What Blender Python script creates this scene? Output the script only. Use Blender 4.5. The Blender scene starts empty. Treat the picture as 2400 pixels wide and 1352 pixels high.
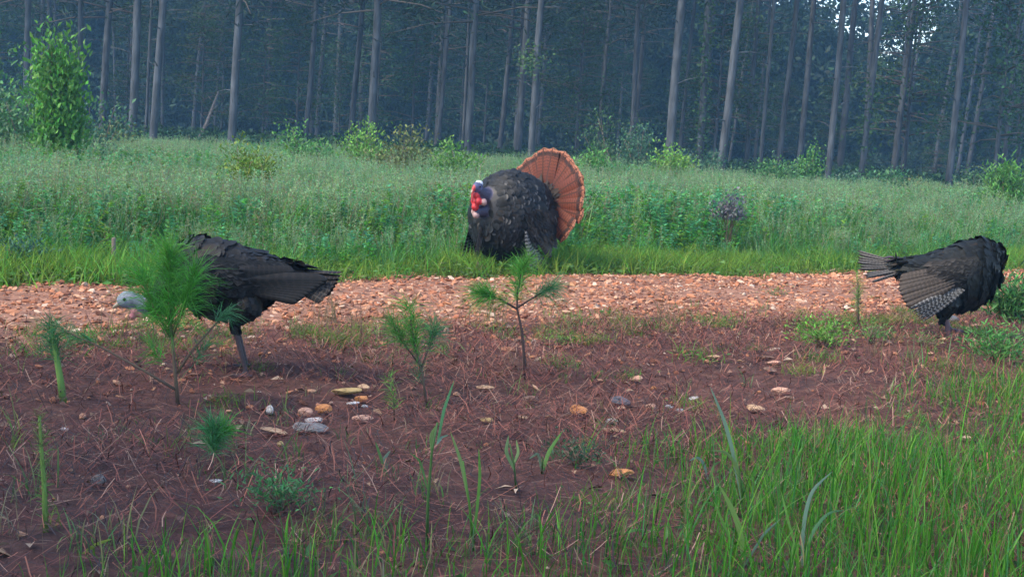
import bpy, math, random
import numpy as np
from mathutils import Vector, Matrix

# ------------------------------------------------------------------ camera, sky, sun, exposure
sc = bpy.context.scene
COL = sc.collection
F, CX, CY = 3126.0, 1200.0, 676.0          # photograph: focal length and centre in its own pixels
CAM_H = 1.0
PITCH = math.radians(6.45)
ROLL = math.radians(3.4)
FW = Vector((0, math.cos(PITCH), -math.sin(PITCH)))
_r0 = Vector((1, 0, 0)); _u0 = Vector((0, math.sin(PITCH), math.cos(PITCH)))
RT = _r0 * math.cos(ROLL) + _u0 * math.sin(ROLL)
UP = _u0 * math.cos(ROLL) - _r0 * math.sin(ROLL)
cam_d = bpy.data.cameras.new('camera'); cam = bpy.data.objects.new('camera', cam_d); COL.objects.link(cam)
cam_d.sensor_width = 36.0; cam_d.lens = 36.0 * F / 2400.0
cam_d.clip_start = 0.05; cam_d.clip_end = 600
cam.matrix_world = Matrix(((RT.x, UP.x, -FW.x, 0), (RT.y, UP.y, -FW.y, 0), (RT.z, UP.z, -FW.z, CAM_H), (0, 0, 0, 1)))
sc.camera = cam

SUN_EL, SUN_AZ = math.radians(50), math.radians(238)   # azimuth the light comes from, clockwise from +Y
w = bpy.data.worlds.new('World'); sc.world = w; w.use_nodes = True
nt = w.node_tree; nt.nodes.clear()
sky = nt.nodes.new('ShaderNodeTexSky'); sky.sky_type = 'NISHITA'; sky.sun_disc = False
sky.sun_elevation = SUN_EL; sky.sun_rotation = SUN_AZ; sky.air_density = 1.0; sky.dust_density = 1.2; sky.ozone_density = 1.5
bg = nt.nodes.new('ShaderNodeBackground'); bg.inputs['Strength'].default_value = 0.13
wo = nt.nodes.new('ShaderNodeOutputWorld')
nt.links.new(sky.outputs[0], bg.inputs[0]); nt.links.new(bg.outputs[0], wo.inputs[0])
sd = bpy.data.lights.new('sun', 'SUN'); so = bpy.data.objects.new('sun', sd); COL.objects.link(so)
sd.energy = 1.5; sd.angle = math.radians(16); sd.color = (1.0, 0.86, 0.66)
_sdir = Vector((math.sin(SUN_AZ) * math.cos(SUN_EL), math.cos(SUN_AZ) * math.cos(SUN_EL), math.sin(SUN_EL)))
so.rotation_euler = _sdir.to_track_quat('Z', 'Y').to_euler(); so.location = (0, 0, 30)
sc.view_settings.view_transform = 'Standard'; sc.view_settings.look = 'None'
sc.view_settings.exposure = 2.0; sc.view_settings.gamma = 1.0
sc.view_settings.use_curve_mapping = False
sc.cycles.use_denoising = True
sc.cycles.max_bounces = 5; sc.cycles.diffuse_bounces = 3; sc.cycles.transmission_bounces = 3
sc.cycles.volume_bounces = 0; sc.cycles.transparent_max_bounces = 4
sc.cycles.use_adaptive_sampling = False

random.seed(7)
R = np.random.default_rng(11)

# ------------------------------------------------------------------ pixel helpers and ground height
def gz(x, y):
    x = np.asarray(x, float); y = np.asarray(y, float)
    n = 0.014 * np.sin(1.3 * x + 0.7 * y) + 0.012 * np.sin(2.1 * y - 0.9 * x + 1.0) + 0.007 * np.sin(4.3 * x + 3.1 * y + 2)
    n = n + 0.005 * np.sin(7.1 * y - 5.3 * x) + 0.009 * np.sin(9.3 * x + 2 * np.sin(3 * y)) * np.sin(8.1 * y + x) * np.clip((9 - y) / 3, 0, 1)
    far = np.clip((y - 14) / 10, 0, 1)
    return n + far * 0.06 * np.sin(0.31 * x + 0.27 * y)
def ray(px, py): return FW + RT * ((px - CX) / F) + UP * ((CY - py) / F)
def at(px, py, Y):
    d = ray(px, py); t = Y / d.y
    return Vector((d.x * t, Y, CAM_H + d.z * t))
def ground(px, py):
    d = ray(px, py); z = 0.0
    for _ in range(6):
        t = (z - CAM_H) / d.z; z = float(gz(d.x * t, d.y * t))
    return Vector((d.x * t, d.y * t, z))

# ------------------------------------------------------------------ mesh helpers
class MB:
    """collects vertices, faces and per-vertex colours; build() links ONE mesh object"""
    def __init__(s): s.v = []; s.q = []; s.t = []; s.c = []; s.n = 0; s.uv = []
    def add(s, v, quads=None, tris=None, col=(1, 1, 1), uv=None):
        v = np.asarray(v, np.float32).reshape(-1, 3); k = len(v)
        c = np.asarray(col, np.float32)
        if c.ndim == 1: c = np.tile(c, (k, 1))
        if quads is not None and len(quads): s.q.append(np.asarray(quads, np.int64).reshape(-1, 4) + s.n)
        if tris is not None and len(tris): s.t.append(np.asarray(tris, np.int64).reshape(-1, 3) + s.n)
        s.v.append(v); s.c.append(c[:, :3]); s.n += k
        if uv is not None: s.uv.append(np.asarray(uv, np.float32))
    def mesh(s, name, mat=None, smooth=False):
        me = bpy.data.meshes.new(name)
        v = np.concatenate(s.v)
        q = np.concatenate(s.q) if s.q else np.zeros((0, 4), np.int64)
        t = np.concatenate(s.t) if s.t else np.zeros((0, 3), np.int64)
        me.vertices.add(len(v)); me.vertices.foreach_set('co', v.ravel())
        lv = np.concatenate([q.ravel(), t.ravel()]).astype(np.int32)
        me.loops.add(len(lv)); me.loops.foreach_set('vertex_index', lv)
        st = np.concatenate([np.arange(len(q)) * 4, len(q) * 4 + np.arange(len(t)) * 3]).astype(np.int32)
        me.polygons.add(len(st)); me.polygons.foreach_set('loop_start', st)
        if smooth: me.polygons.foreach_set('use_smooth', np.ones(len(st), bool))
        a = me.color_attributes.new('Col', 'FLOAT_COLOR', 'POINT')
        c = np.concatenate(s.c); c4 = np.ones((len(v), 4), np.float32); c4[:, :3] = c
        a.data.foreach_set('color', c4.ravel())
        if s.uv:
            uvl = me.uv_layers.new(name='UVMap'); uv = np.concatenate(s.uv)
            uvl.data.foreach_set('uv', uv[lv].ravel())
        me.update(calc_edges=True); me.validate()
        if mat: me.materials.append(mat)
        return me
    def build(s, name, mat=None, parent=None, smooth=False, kind=None):
        o = bpy.data.objects.new(name, s.mesh(name, mat, smooth)); COL.objects.link(o)
        if parent: o.parent = parent
        if kind: o['kind'] = kind
        return o

def empty(name, loc=(0, 0, 0), rz=0.0):
    o = bpy.data.objects.new(name, None); COL.objects.link(o)
    o.empty_display_size = 0.05; o.location = loc; o.rotation_euler = (0, 0, rz); return o
def tag(o, label, cat, group=None):
    o['label'] = label; o['category'] = cat
    if group: o['group'] = group
    return o
def obj(name, me, parent=None, loc=None):
    o = bpy.data.objects.new(name, me); COL.objects.link(o)
    if parent: o.parent = parent
    if loc is not None: o.location = loc
    return o

def tube(mb, pts, rad, n=6, col=(1, 1, 1), cap=True):
    """tapered tube round a polyline"""
    pts = np.asarray(pts, float); rad = np.asarray(rad, float) * np.ones(len(pts))
    d = np.gradient(pts, axis=0); d /= np.linalg.norm(d, axis=1)[:, None] + 1e-9
    ref = np.array([0.31, 0.95, 0.05]);
    if abs(d[0] @ ref) > 0.9: ref = np.array([1.0, 0, 0])
    a = np.cross(d, ref); a /= np.linalg.norm(a, axis=1)[:, None] + 1e-9
    b = np.cross(d, a)
    th = np.arange(n) * 2 * np.pi / n
    v = pts[:, None] + rad[:, None, None] * (a[:, None] * np.cos(th)[None, :, None] + b[:, None] * np.sin(th)[None, :, None])
    k = len(pts); v = v.reshape(-1, 3); q = []
    for i in range(k - 1):
        for j in range(n):
            q.append((i * n + j, i * n + (j + 1) % n, (i + 1) * n + (j + 1) % n, (i + 1) * n + j))
    tr = []
    if cap:
        v = np.vstack([v, pts[0], pts[-1]])
        for j in range(n):
            tr.append((k * n, (j + 1) % n, j)); tr.append((k * n + 1, (k - 1) * n + j, (k - 1) * n + (j + 1) % n))
    if np.asarray(col).ndim == 2:
        cc = np.repeat(np.asarray(col), n, axis=0); col = np.vstack([cc, col[0], col[-1]]) if cap else cc
    mb.add(v, q, tr, col)

def blades(mb, base, az, h, wd, lean, seg=4, col=None, twist=0.5, droop=None):
    """N grass blades; lean = sideways reach of the tip as a fraction of h"""
    base = np.asarray(base, float); N = len(base)
    t = np.linspace(0, 1, seg + 1)
    lean = np.asarray(lean) * np.ones(N); dr = (np.zeros(N) if droop is None else np.asarray(droop) * np.ones(N))
    dirv = np.stack([np.cos(az), np.sin(az), np.zeros(N)], 1)
    up = (t[None, :] - dr[:, None] * t[None, :] ** 2.5) * h[:, None]
    out = lean[:, None] * h[:, None] * t[None, :] ** 1.7
    c = base[:, None, :] + dirv[:, None, :] * out[:, :, None]; c[:, :, 2] += up
    wa = az + np.pi / 2 + R.normal(0, twist, N)
    wv = np.stack([np.cos(wa), np.sin(wa), np.zeros(N)], 1)
    prof = np.clip(1.05 - t ** 1.8, 0.04, 1) * np.where(t < 0.05, 0.7, 1)
    ww = 0.5 * wd[:, None] * prof[None, :]
    L = c - wv[:, None, :] * ww[:, :, None]; Rr = c + wv[:, None, :] * ww[:, :, None]
    v = np.stack([L, Rr], 2).reshape(-1, 3)
    k = 2 * (seg + 1); b0 = np.arange(N)[:, None] * k; i = np.arange(seg)[None, :] * 2
    q = np.stack([b0 + i, b0 + i + 1, b0 + i + 3, b0 + i + 2], -1).reshape(-1, 4)
    cc = np.repeat(np.asarray(col), k, axis=0) if col is not None and np.asarray(col).ndim == 2 else (col if col is not None else (1, 1, 1))
    mb.add(v, q, None, cc)

def leaves(mb, pos, d, nrm, ln, wd, col, fold=0.15):
    """N pointed leaves of two folded faces each"""
    pos = np.asarray(pos, float); N = len(pos)
    d = d / (np.linalg.norm(d, axis=1)[:, None] + 1e-9)
    s = np.cross(nrm, d); s /= np.linalg.norm(s, axis=1)[:, None] + 1e-9
    n = np.cross(d, s)
    ln = (np.asarray(ln) * np.ones(N))[:, None]; wd = (np.asarray(wd) * np.ones(N))[:, None]
    p0 = pos; p1 = pos + d * ln * 0.45 - s * wd * 0.5 + n * fold * wd; p3 = pos + d * ln * 0.45 + s * wd * 0.5 + n * fold * wd
    p2 = pos + d * ln - n * ln * 0.12
    v = np.stack([p0, p1, p2, p3], 1).reshape(-1, 3)
    b = np.arange(N)[:, None] * 4
    tr = np.concatenate([b + np.array([0, 2, 1]), b + np.array([0, 3, 2])], 0)
    cc = np.repeat(np.asarray(col), 4, axis=0) if np.asarray(col).ndim == 2 else col
    mb.add(v, None, tr, cc)

def rdirs(N, zmin=-1.0, zmax=1.0):
    z = R.uniform(zmin, zmax, N); a = R.uniform(0, 2 * np.pi, N); r = np.sqrt(1 - z * z)
    return np.stack([r * np.cos(a), r * np.sin(a), z], 1)
def jit(c, N, s=0.25, hue=0.12):
    c = np.asarray(c, float); f = np.exp(R.normal(0, s, N))[:, None]; h = np.exp(R.normal(0, hue, (N, 3)))
    return np.clip(c[None, :] * f * h, 0, 0.9)

# ------------------------------------------------------------------ materials
def new_mat(name):
    m = bpy.data.materials.new(name); m.use_nodes = True
    nt = m.node_tree; b = nt.nodes['Principled BSDF']; return m, nt, b
def N_(nt, t, **k):
    n = nt.nodes.new(t)
    for a, v in k.items(): setattr(n, a, v)
    return n
def leaf_mat(name, rough=0.55, trans=0.35, rnd=0.0, spec=0.3, tint=None):
    """colour from the mesh's own leaf colours, light shining partly through"""
    m, nt, b = new_mat(name)
    at_ = N_(nt, 'ShaderNodeVertexColor', layer_name='Col')
    src = at_.outputs[0]
    if rnd:
        oi = N_(nt, 'ShaderNodeObjectInfo'); hs = N_(nt, 'ShaderNodeHueSaturation')
        mr = N_(nt, 'ShaderNodeMapRange'); mr.inputs[3].default_value = 1 - rnd; mr.inputs[4].default_value = 1 + rnd
        nt.links.new(oi.outputs['Random'], mr.inputs[0]); nt.links.new(mr.outputs[0], hs.inputs['Value'])
        ml = N_(nt, 'ShaderNodeMath', operation='MULTIPLY'); ml.inputs[1].default_value = 7.31
        fr = N_(nt, 'ShaderNodeMath', operation='FRACT'); m2 = N_(nt, 'ShaderNodeMapRange')
        m2.inputs[3].default_value = 0.47; m2.inputs[4].default_value = 0.53
        nt.links.new(oi.outputs['Random'], ml.inputs[0]); nt.links.new(ml.outputs[0], fr.inputs[0]); nt.links.new(fr.outputs[0], m2.inputs[0])
        nt.links.new(m2.outputs[0], hs.inputs['Hue']); nt.links.new(src, hs.inputs['Color']); src = hs.outputs[0]
    nt.links.new(src, b.inputs['Base Color']); b.inputs['Roughness'].default_value = rough
    b.inputs['Specular IOR Level'].default_value = spec
    if trans:
        tr = N_(nt, 'ShaderNodeBsdfTranslucent'); mx = N_(nt, 'ShaderNodeMixShader'); mx.inputs[0].default_value = trans
        nt.links.new(src, tr.inputs[0]); nt.links.new(b.outputs[0], mx.inputs[1]); nt.links.new(tr.outputs[0], mx.inputs[2])
        nt.links.new(mx.outputs[0], nt.nodes['Material Output'].inputs[0])
    return m
def noise_mat(name, stops, scale=8, rough=0.85, bump=0.3, detail=8, spec=0.2, bscale=None, dist=0.01, stretch=(1, 1, 1), coord='Object'):
    m, nt, b = new_mat(name)
    tc = N_(nt, 'ShaderNodeTexCoord'); mp = N_(nt, 'ShaderNodeMapping'); mp.inputs['Scale'].default_value = stretch
    nz = N_(nt, 'ShaderNodeTexNoise'); nz.inputs['Scale'].default_value = scale; nz.inputs['Detail'].default_value = detail
    cr = N_(nt, 'ShaderNodeValToRGB'); e = cr.color_ramp.elements
    while len(e) < len(stops): e.new(0.5)
    for i, (p, c) in enumerate(stops): e[i].position = p; e[i].color = (*c, 1)
    nt.links.new(tc.outputs[coord], mp.inputs[0]); nt.links.new(mp.outputs[0], nz.inputs['Vector'])
    nt.links.new(nz.outputs['Fac'], cr.inputs[0]); nt.links.new(cr.outputs[0], b.inputs['Base Color'])
    b.inputs['Roughness'].default_value = rough; b.inputs['Specular IOR Level'].default_value = spec
    if bump:
        n2 = N_(nt, 'ShaderNodeTexNoise'); n2.inputs['Scale'].default_value = bscale or scale * 3; n2.inputs['Detail'].default_value = 6
        bp = N_(nt, 'ShaderNodeBump'); bp.inputs['Strength'].default_value = bump; bp.inputs['Distance'].default_value = dist
        nt.links.new(mp.outputs[0], n2.inputs['Vector']); nt.links.new(n2.outputs['Fac'], bp.inputs['Height']); nt.links.new(bp.outputs[0], b.inputs['Normal'])
    return m
M_leaf = leaf_mat('leaf_material')
M_grass = leaf_mat('grass_material', rough=0.5, trans=0.4)
M_meadow = leaf_mat('meadow_material', rough=0.65, trans=0.45, rnd=0.22, spec=.15)
M_crown = leaf_mat('crown_material', rough=0.7, trans=0.2, rnd=0.2, spec=0.15)
M_dry = leaf_mat('dry_straw_material', rough=0.8, trans=0.0, spec=0.15)
M_stem = leaf_mat('stem_material', rough=0.8, trans=0.0, spec=0.2)
M_bark = noise_mat('pine_bark', [(0.3, (0.027, 0.03, 0.034)), (0.5, (0.056, 0.062, 0.07)), (0.7, (0.10, 0.11, 0.125))], scale=7, stretch=(1, 1, 0.25), bump=0.6, dist=0.02)
M_wood = noise_mat('weathered_wood', [(0.3, (0.09, 0.07, 0.055)), (0.7, (0.24, 0.20, 0.17))], scale=20, stretch=(1, 1, 0.15), bump=0.5)

# ------------------------------------------------------------------ the setting: ground and gravel road
# road edges, found from the photograph's ground points
FAR = [(-14, -0.6), (-2.6, 7.75), (0.0, 9.55), (5.1, 13.4), (16, 21.6)]
NEAR = [(-14, -3.2), (-1.7, 5.75), (0.0, 6.75), (2.5, 8.5), (5.5, 10.7), (16, 18.6)]
def far_y(x): return np.interp(x, [p[0] for p in FAR], [p[1] for p in FAR])
def near_y(x): return np.interp(x, [p[0] for p in NEAR], [p[1] for p in NEAR])
def wob(x, s): return 0.12 * np.sin(1.7 * x + s) + 0.08 * np.sin(4.1 * x + 2 * s) + 0.05 * np.sin(9.3 * x + 3 * s)

def ground_sheet():
    gx = np.unique(np.concatenate([np.linspace(-120, -20, 21), np.linspace(-20, -6, 29), np.linspace(-6, 9, 151), np.linspace(9, 20, 23), np.linspace(20, 120, 21)]))
    gy = np.unique(np.concatenate([np.linspace(-100, -4, 13), np.linspace(-4, 1, 11), np.linspace(1, 15, 151), np.linspace(15, 40, 51), np.linspace(40, 140, 26)]))
    X, Y = np.meshgrid(gx, gy); Z = gz(X, Y)
    v = np.stack([X, Y, Z], -1).reshape(-1, 3); nx = len(gx); ny = len(gy)
    i, j = np.meshgrid(np.arange(nx - 1), np.arange(ny - 1)); a = (j * nx + i).ravel()
    mb = MB(); mb.add(v, np.stack([a, a + 1, a + nx + 1, a + nx], 1))
    m, nt, b = new_mat('earth')
    tc = N_(nt, 'ShaderNodeTexCoord')
    def nz(s, d=8): 
        n = N_(nt, 'ShaderNodeTexNoise'); n.inputs['Scale'].default_value = s; n.inputs['Detail'].default_value = d; nt.links.new(tc.outputs['Object'], n.inputs['Vector']); return n
    n1, n2, n3 = nz(1.6), nz(14), nz(70)
    def ramp(src, stops):
        cr = N_(nt, 'ShaderNodeValToRGB'); e = cr.color_ramp.elements
        while len(e) < len(stops): e.new(0.5)
        for k, (p, c) in enumerate(stops): e[k].position = p; e[k].color = (*c, 1)
        nt.links.new(src.outputs['Fac'], cr.inputs[0]); return cr
    c1 = ramp(n1, [(0.35, (0.05, 0.032, 0.03)), (0.5, (0.105, 0.045, 0.036)), (0.65, (0.15, 0.07, 0.048))])
    c2 = ramp(n2, [(0.3, (0.035, 0.026, 0.026)), (0.55, (0.10, 0.052, 0.043)), (0.75, (0.20, 0.115, 0.085))])
    mx = N_(nt, 'ShaderNodeMix', data_type='RGBA'); mx.inputs[0].default_value = 0.55
    nt.links.new(c1.outputs[0], mx.inputs[6]); nt.links.new(c2.outputs[0], mx.inputs[7]); nt.links.new(mx.outputs[2], b.inputs['Base Color'])
    bp = N_(nt, 'ShaderNodeBump'); bp.inputs['Strength'].default_value = 0.7; bp.inputs['Distance'].default_value = 0.02
    nt.links.new(n3.outputs['Fac'], bp.inputs['Height']); nt.links.new(bp.outputs[0], b.inputs['Normal'])
    b.inputs['Roughness'].default_value = 0.95; b.inputs['Specular IOR Level'].default_value = 0.1
    o = mb.build('ground', m, smooth=True, kind='structure'); return o
ground_sheet()

def road_sheet():
    xs = np.linspace(-14, 16, 181); nt_ = 26
    t = np.linspace(0, 1, nt_)
    y0 = near_y(xs) + wob(xs, 1.0) + 0.35 * np.sin(2.6 * xs + .5) * np.sin(.9 * xs) + R.normal(0, .05, len(xs)) + .2; y1 = far_y(xs) + wob(xs, 2.3)
    Y = y0[:, None] + (y1 - y0)[:, None] * t[None]; X = np.repeat(xs[:, None], nt_, 1)
    Z = gz(X, Y) + 0.005 + (0.014 * np.sin(np.pi * t) - 0.022 * np.exp(-t / .05) - 0.022 * np.exp(-(1 - t) / .04))[None]
    v = np.stack([X, Y, Z], -1).reshape(-1, 3)
    i, j = np.meshgrid(np.arange(180), np.arange(nt_ - 1), indexing='ij'); a = (i * nt_ + j).ravel()
    mb = MB(); mb.add(v, np.stack([a, a + nt_, a + nt_ + 1, a + 1], 1))
    m = noise_mat('gravel_bed', [(0.3, (0.10, 0.05, 0.036)), (0.5, (0.22, 0.105, 0.066)), (0.7, (0.34, 0.18, 0.115))], scale=16, detail=10, bump=0.8, bscale=55, dist=0.02)
    mb.build('gravel_road', m, smooth=True, kind='structure')
road_sheet()

# ------------------------------------------------------------------ scatter (one object of many instances) for uncountable stuff
def scatter(name, pts, rot, scl, idx, sources, label=None, cat=None):
    me = bpy.data.meshes.new(name); pts = np.asarray(pts, np.float32); n = len(pts)
    me.vertices.add(n); me.vertices.foreach_set('co', pts.ravel())
    a = me.attributes.new('rot', 'FLOAT_VECTOR', 'POINT'); a.data.foreach_set('vector', np.asarray(rot, np.float32).ravel())
    a = me.attributes.new('scl', 'FLOAT_VECTOR', 'POINT'); a.data.foreach_set('vector', np.asarray(scl, np.float32).ravel())
    a = me.attributes.new('idx', 'INT', 'POINT'); a.data.foreach_set('value', np.asarray(idx, np.int32))
    o = bpy.data.objects.new(name, me); COL.objects.link(o); o['kind'] = 'stuff'
    if label: o['label'] = label; o['category'] = cat
    c = bpy.data.collections.new(name + '_kinds')
    for k, s in enumerate(sources):
        so_ = bpy.data.objects.new('%s_kind_%02d' % (name, k), s); c.objects.link(so_)
    g = bpy.data.node_groups.new(name + '_nodes', 'GeometryNodeTree')
    g.interface.new_socket('Geometry', in_out='INPUT', socket_type='NodeSocketGeometry')
    g.interface.new_socket('Geometry', in_out='OUTPUT', socket_type='NodeSocketGeometry')
    gi = g.nodes.new('NodeGroupInput'); go = g.nodes.new('NodeGroupOutput')
    ci = g.nodes.new('GeometryNodeCollectionInfo'); ci.inputs['Collection'].default_value = c
    ci.inputs['Separate Children'].default_value = True; ci.inputs['Reset Children'].default_value = True
    ip = g.nodes.new('GeometryNodeInstanceOnPoints'); ip.inputs['Pick Instance'].default_value = True
    def na(nm, t):
        x = g.nodes.new('GeometryNodeInputNamedAttribute'); x.data_type = t; x.inputs['Name'].default_value = nm
        return [q for q in x.outputs if q.enabled][0]
    L = g.links.new
    L(gi.outputs[0], ip.inputs['Points']); L(ci.outputs[0], ip.inputs['Instance'])
    L(na('idx', 'INT'), ip.inputs['Instance Index']); L(na('scl', 'FLOAT_VECTOR'), ip.inputs['Scale'])
    er = g.nodes.new('FunctionNodeEulerToRotation'); L(na('rot', 'FLOAT_VECTOR'), er.inputs[0]); L(er.outputs[0], ip.inputs['Rotation'])
    L(ip.outputs[0], go.inputs[0])
    md = o.modifiers.new('scatter', 'NODES'); md.node_group = g
    return o
def zrot(n, tilt=0.0):
    return np.stack([R.normal(0, tilt, n), R.normal(0, tilt, n), R.uniform(0, 6.283, n)], 1)
def uni(s): return np.repeat(np.asarray(s)[:, None], 3, 1)

def rock_mesh(name, seed, sub=2, flat=0.6, mat=None, rough=0.18, col=(1, 1, 1)):
    import bmesh
    bm = bmesh.new(); bmesh.ops.create_icosphere(bm, subdivisions=sub, radius=1.0)
    rs = np.random.default_rng(seed)
    pl = rs.normal(size=(9, 3)); pl /= np.linalg.norm(pl, axis=1)[:, None]; off = rs.uniform(0.6, 0.95, 9)
    sx, sy = rs.uniform(0.8, 1.15), rs.uniform(0.65, 0.95)
    for v in bm.verts:
        p = np.array(v.co)
        for n_, d_ in zip(pl, off):            # chip flat facets off a ball
            k = p @ n_
            if k > d_: p = p - n_ * (k - d_) * 0.92
        p = p * (1 + rs.normal(0, rough * 0.12))
        v.co = (p[0] * sx, p[1] * sy, p[2] * flat)
    me = bpy.data.meshes.new(name); bm.to_mesh(me); bm.free()
    a = me.color_attributes.new('Col', 'FLOAT_COLOR', 'POINT'); a.data.foreach_set('color', np.tile(np.array([*col, 1], np.float32), len(me.vertices)))
    if mat: me.materials.append(mat)
    return me
# ------------------------------------------------------------------ gravel chips on the road (stuff)
def stone_mat(name, stops, scale=30):
    m, nt, b = new_mat(name)
    oi = N_(nt, 'ShaderNodeObjectInfo'); cr = N_(nt, 'ShaderNodeValToRGB'); e = cr.color_ramp.elements
    while len(e) < len(stops): e.new(0.5)
    for k, (p, c) in enumerate(stops): e[k].position = p; e[k].color = (*c, 1)
    tc = N_(nt, 'ShaderNodeTexCoord'); nz = N_(nt, 'ShaderNodeTexNoise'); nz.inputs['Scale'].default_value = scale; nz.inputs['Detail'].default_value = 6
    nt.links.new(tc.outputs['Object'], nz.inputs['Vector']); nt.links.new(oi.outputs['Random'], cr.inputs[0])
    mr = N_(nt, 'ShaderNodeMapRange'); mr.inputs[3].default_value = 0.55; mr.inputs[4].default_value = 1.4
    hs = N_(nt, 'ShaderNodeHueSaturation'); nt.links.new(nz.outputs['Fac'], mr.inputs[0]); nt.links.new(mr.outputs[0], hs.inputs['Value'])
    nt.links.new(cr.outputs[0], hs.inputs['Color']); nt.links.new(hs.outputs[0], b.inputs['Base Color'])
    bp = N_(nt, 'ShaderNodeBump'); bp.inputs['Strength'].default_value = 0.4; bp.inputs['Distance'].default_value = 0.01
    nt.links.new(nz.outputs['Fac'], bp.inputs['Height']); nt.links.new(bp.outputs[0], b.inputs['Normal'])
    b.inputs['Roughness'].default_value = 0.85; b.inputs['Specular IOR Level'].default_value = 0.25
    return m
M_chip = stone_mat('gravel_chip', [(0.0, (0.07, 0.032, 0.026)), (0.2, (0.21, 0.08, 0.042)), (0.45, (0.34, 0.13, 0.066)), (0.72, (0.42, 0.19, 0.10)), (0.92, (0.46, 0.27, 0.17)), (1.0, (0.50, 0.38, 0.29))], 1.5)
def on_road(x, y):
    a = near_y(x) + wob(x, 1.0); b = far_y(x) + wob(x, 2.3)
    return (y - a) / (b - a)
def gravel():
    n = 420000
    x = R.uniform(-6.5, 9.5, n); y = R.uniform(3.0, 17, n); t = on_road(x, y)
    keep = (t > -0.6) & (t < 1.06)
    tj = t + .10 * np.sin(3.1 * x + 1) * np.sin(2.3 * y) + .07 * np.sin(7 * x - 4 * y)
    p = np.where(tj < 0.25, np.exp((tj - .25) / .24), 1.0)
    p = p * (.6 + .4 * np.sin(5.1 * x + 2 * np.sin(4.3 * y)) ** 2)
    p = p * np.where(x < -1.6, np.clip(1 - (-1.6 - x) * 0.25, 0.25, 1), 1)
    track = np.exp(-((t - 0.42 - 0.06 * np.sin(x)) / 0.10) ** 2) * np.clip((x - 0.6) / 1.0, 0, 1) * 0.5     # dirt showing in the wheel track
    keep &= R.uniform(0, 1, n) < p * (1 - track) * 0.85
    x, y = x[keep], y[keep]; n = len(x)
    s = np.clip(np.exp(R.normal(math.log(0.0075), 0.55, n)), 0.003, 0.026)
    s = np.where(y > 11, s * 1.3, s)
    srcs = [rock_mesh('chip', 100 + k, 1, f, M_chip) for k, f in enumerate((0.35, 0.5, 0.7, 0.3, 0.55))]
    sc_ = np.stack([s * R.uniform(0.8, 2.0, n), s, s * R.uniform(0.6, 1.1, n)], 1)
    tr = np.clip(on_road(x, y), 0, 1)
    zr = gz(x, y) + .004 + .014 * np.sin(np.pi * tr) + .25 * s
    scatter('gravel', np.stack([x, y, zr], 1), zrot(n, 0.35), sc_, R.integers(0, 5, n), srcs,
            'loose orange and tan gravel chips lying on the road', 'gravel')
gravel()

# ------------------------------------------------------------------ pine straw and dead litter on the near ground (stuff)
def straw():
    mb = MB(); n = 300000
    x = R.uniform(-4.5, 5.5, n); y = 1.8 + (R.uniform(0, 1, n) ** 0.8) * 7.2
    t = on_road(x, y); cl = 0.5 + 0.5 * np.sin(2.3 * x + 1.1 * np.sin(1.9 * y)) * np.sin(2.9 * y + 0.6)
    t = t - .12 * np.sin(2.6 * x) * np.sin(1.7 * y); keep = (t < 0.3) & (R.uniform(0, 1, n) < 0.35 + 0.65 * cl) & (R.uniform(0, 1, n) < np.clip(0.3 - t, 0, 0.4) * 2.5)
    x, y = x[keep], y[keep]; n = len(x); a = R.uniform(0, 6.283, n)
    L = R.uniform(0.025, 0.11, n); wd = R.uniform(0.0012, 0.003, n)
    z = gz(x, y) + R.uniform(0.002, 0.022, n) + 0.03 * cl[keep] * R.uniform(0, 1, n); ti = R.normal(0, 0.33, n)
    d = np.stack([np.cos(a) * np.cos(ti), np.sin(a) * np.cos(ti), np.sin(ti)], 1); s = np.stack([-np.sin(a), np.cos(a), np.zeros(n)], 1)
    p = np.stack([x, y, z + np.abs(np.sin(ti)) * L * 0.5], 1)
    bend = R.normal(0, 0.045, n)[:, None] * L[:, None]
    c0 = p - d * L[:, None] / 2; c2 = p + d * L[:, None] / 2; c1 = p + s * bend
    W = s * wd[:, None] / 2
    v = np.stack([c0 - W, c0 + W, c1 - W, c1 + W, c2 - W, c2 + W], 1).reshape(-1, 3)
    b = np.arange(n)[:, None] * 6
    q = np.concatenate([b + np.array([0, 1, 3, 2]), b + np.array([2, 3, 5, 4])], 0)
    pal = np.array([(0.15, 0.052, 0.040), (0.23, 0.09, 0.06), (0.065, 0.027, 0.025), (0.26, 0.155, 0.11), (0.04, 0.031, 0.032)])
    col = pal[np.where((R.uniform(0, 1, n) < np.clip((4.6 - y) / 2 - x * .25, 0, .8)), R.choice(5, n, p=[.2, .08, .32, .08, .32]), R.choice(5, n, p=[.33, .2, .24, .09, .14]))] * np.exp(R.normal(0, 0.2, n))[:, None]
    mb.add(v, q, None, np.repeat(col, 6, 0))
    o = mb.build('pine_straw', M_dry, kind='stuff'); o['label'] = 'reddish brown pine straw covering the near ground'; o['category'] = 'pine straw'
    # dead leaves and bark bits
    mb = MB(); n = 1500; x = R.uniform(-4, 5, n); y = R.uniform(2, 8.3, n); k = on_road(x, y) < 0.25; x, y = x[k], y[k]; n = len(x)
    d = rdirs(n, -0.15, 0.3); nr = rdirs(n, 0.75, 1)
    pal = np.array([(0.20, 0.12, 0.08), (0.28, 0.18, 0.11), (0.14, 0.08, 0.06), (0.33, 0.24, 0.17)])
    leaves(mb, np.stack([x, y, gz(x, y) + 0.012], 1), d, nr, R.uniform(0.02, 0.055, n), R.uniform(0.01, 0.03, n), pal[R.integers(0, 4, n)] * np.exp(R.normal(0, 0.2, n))[:, None], 0.25)
    o = mb.build('leaf_litter', M_dry, kind='stuff'); o['label'] = 'scattered dead leaf and bark scraps among pine straw'; o['category'] = 'leaf litter'
straw()

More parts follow.
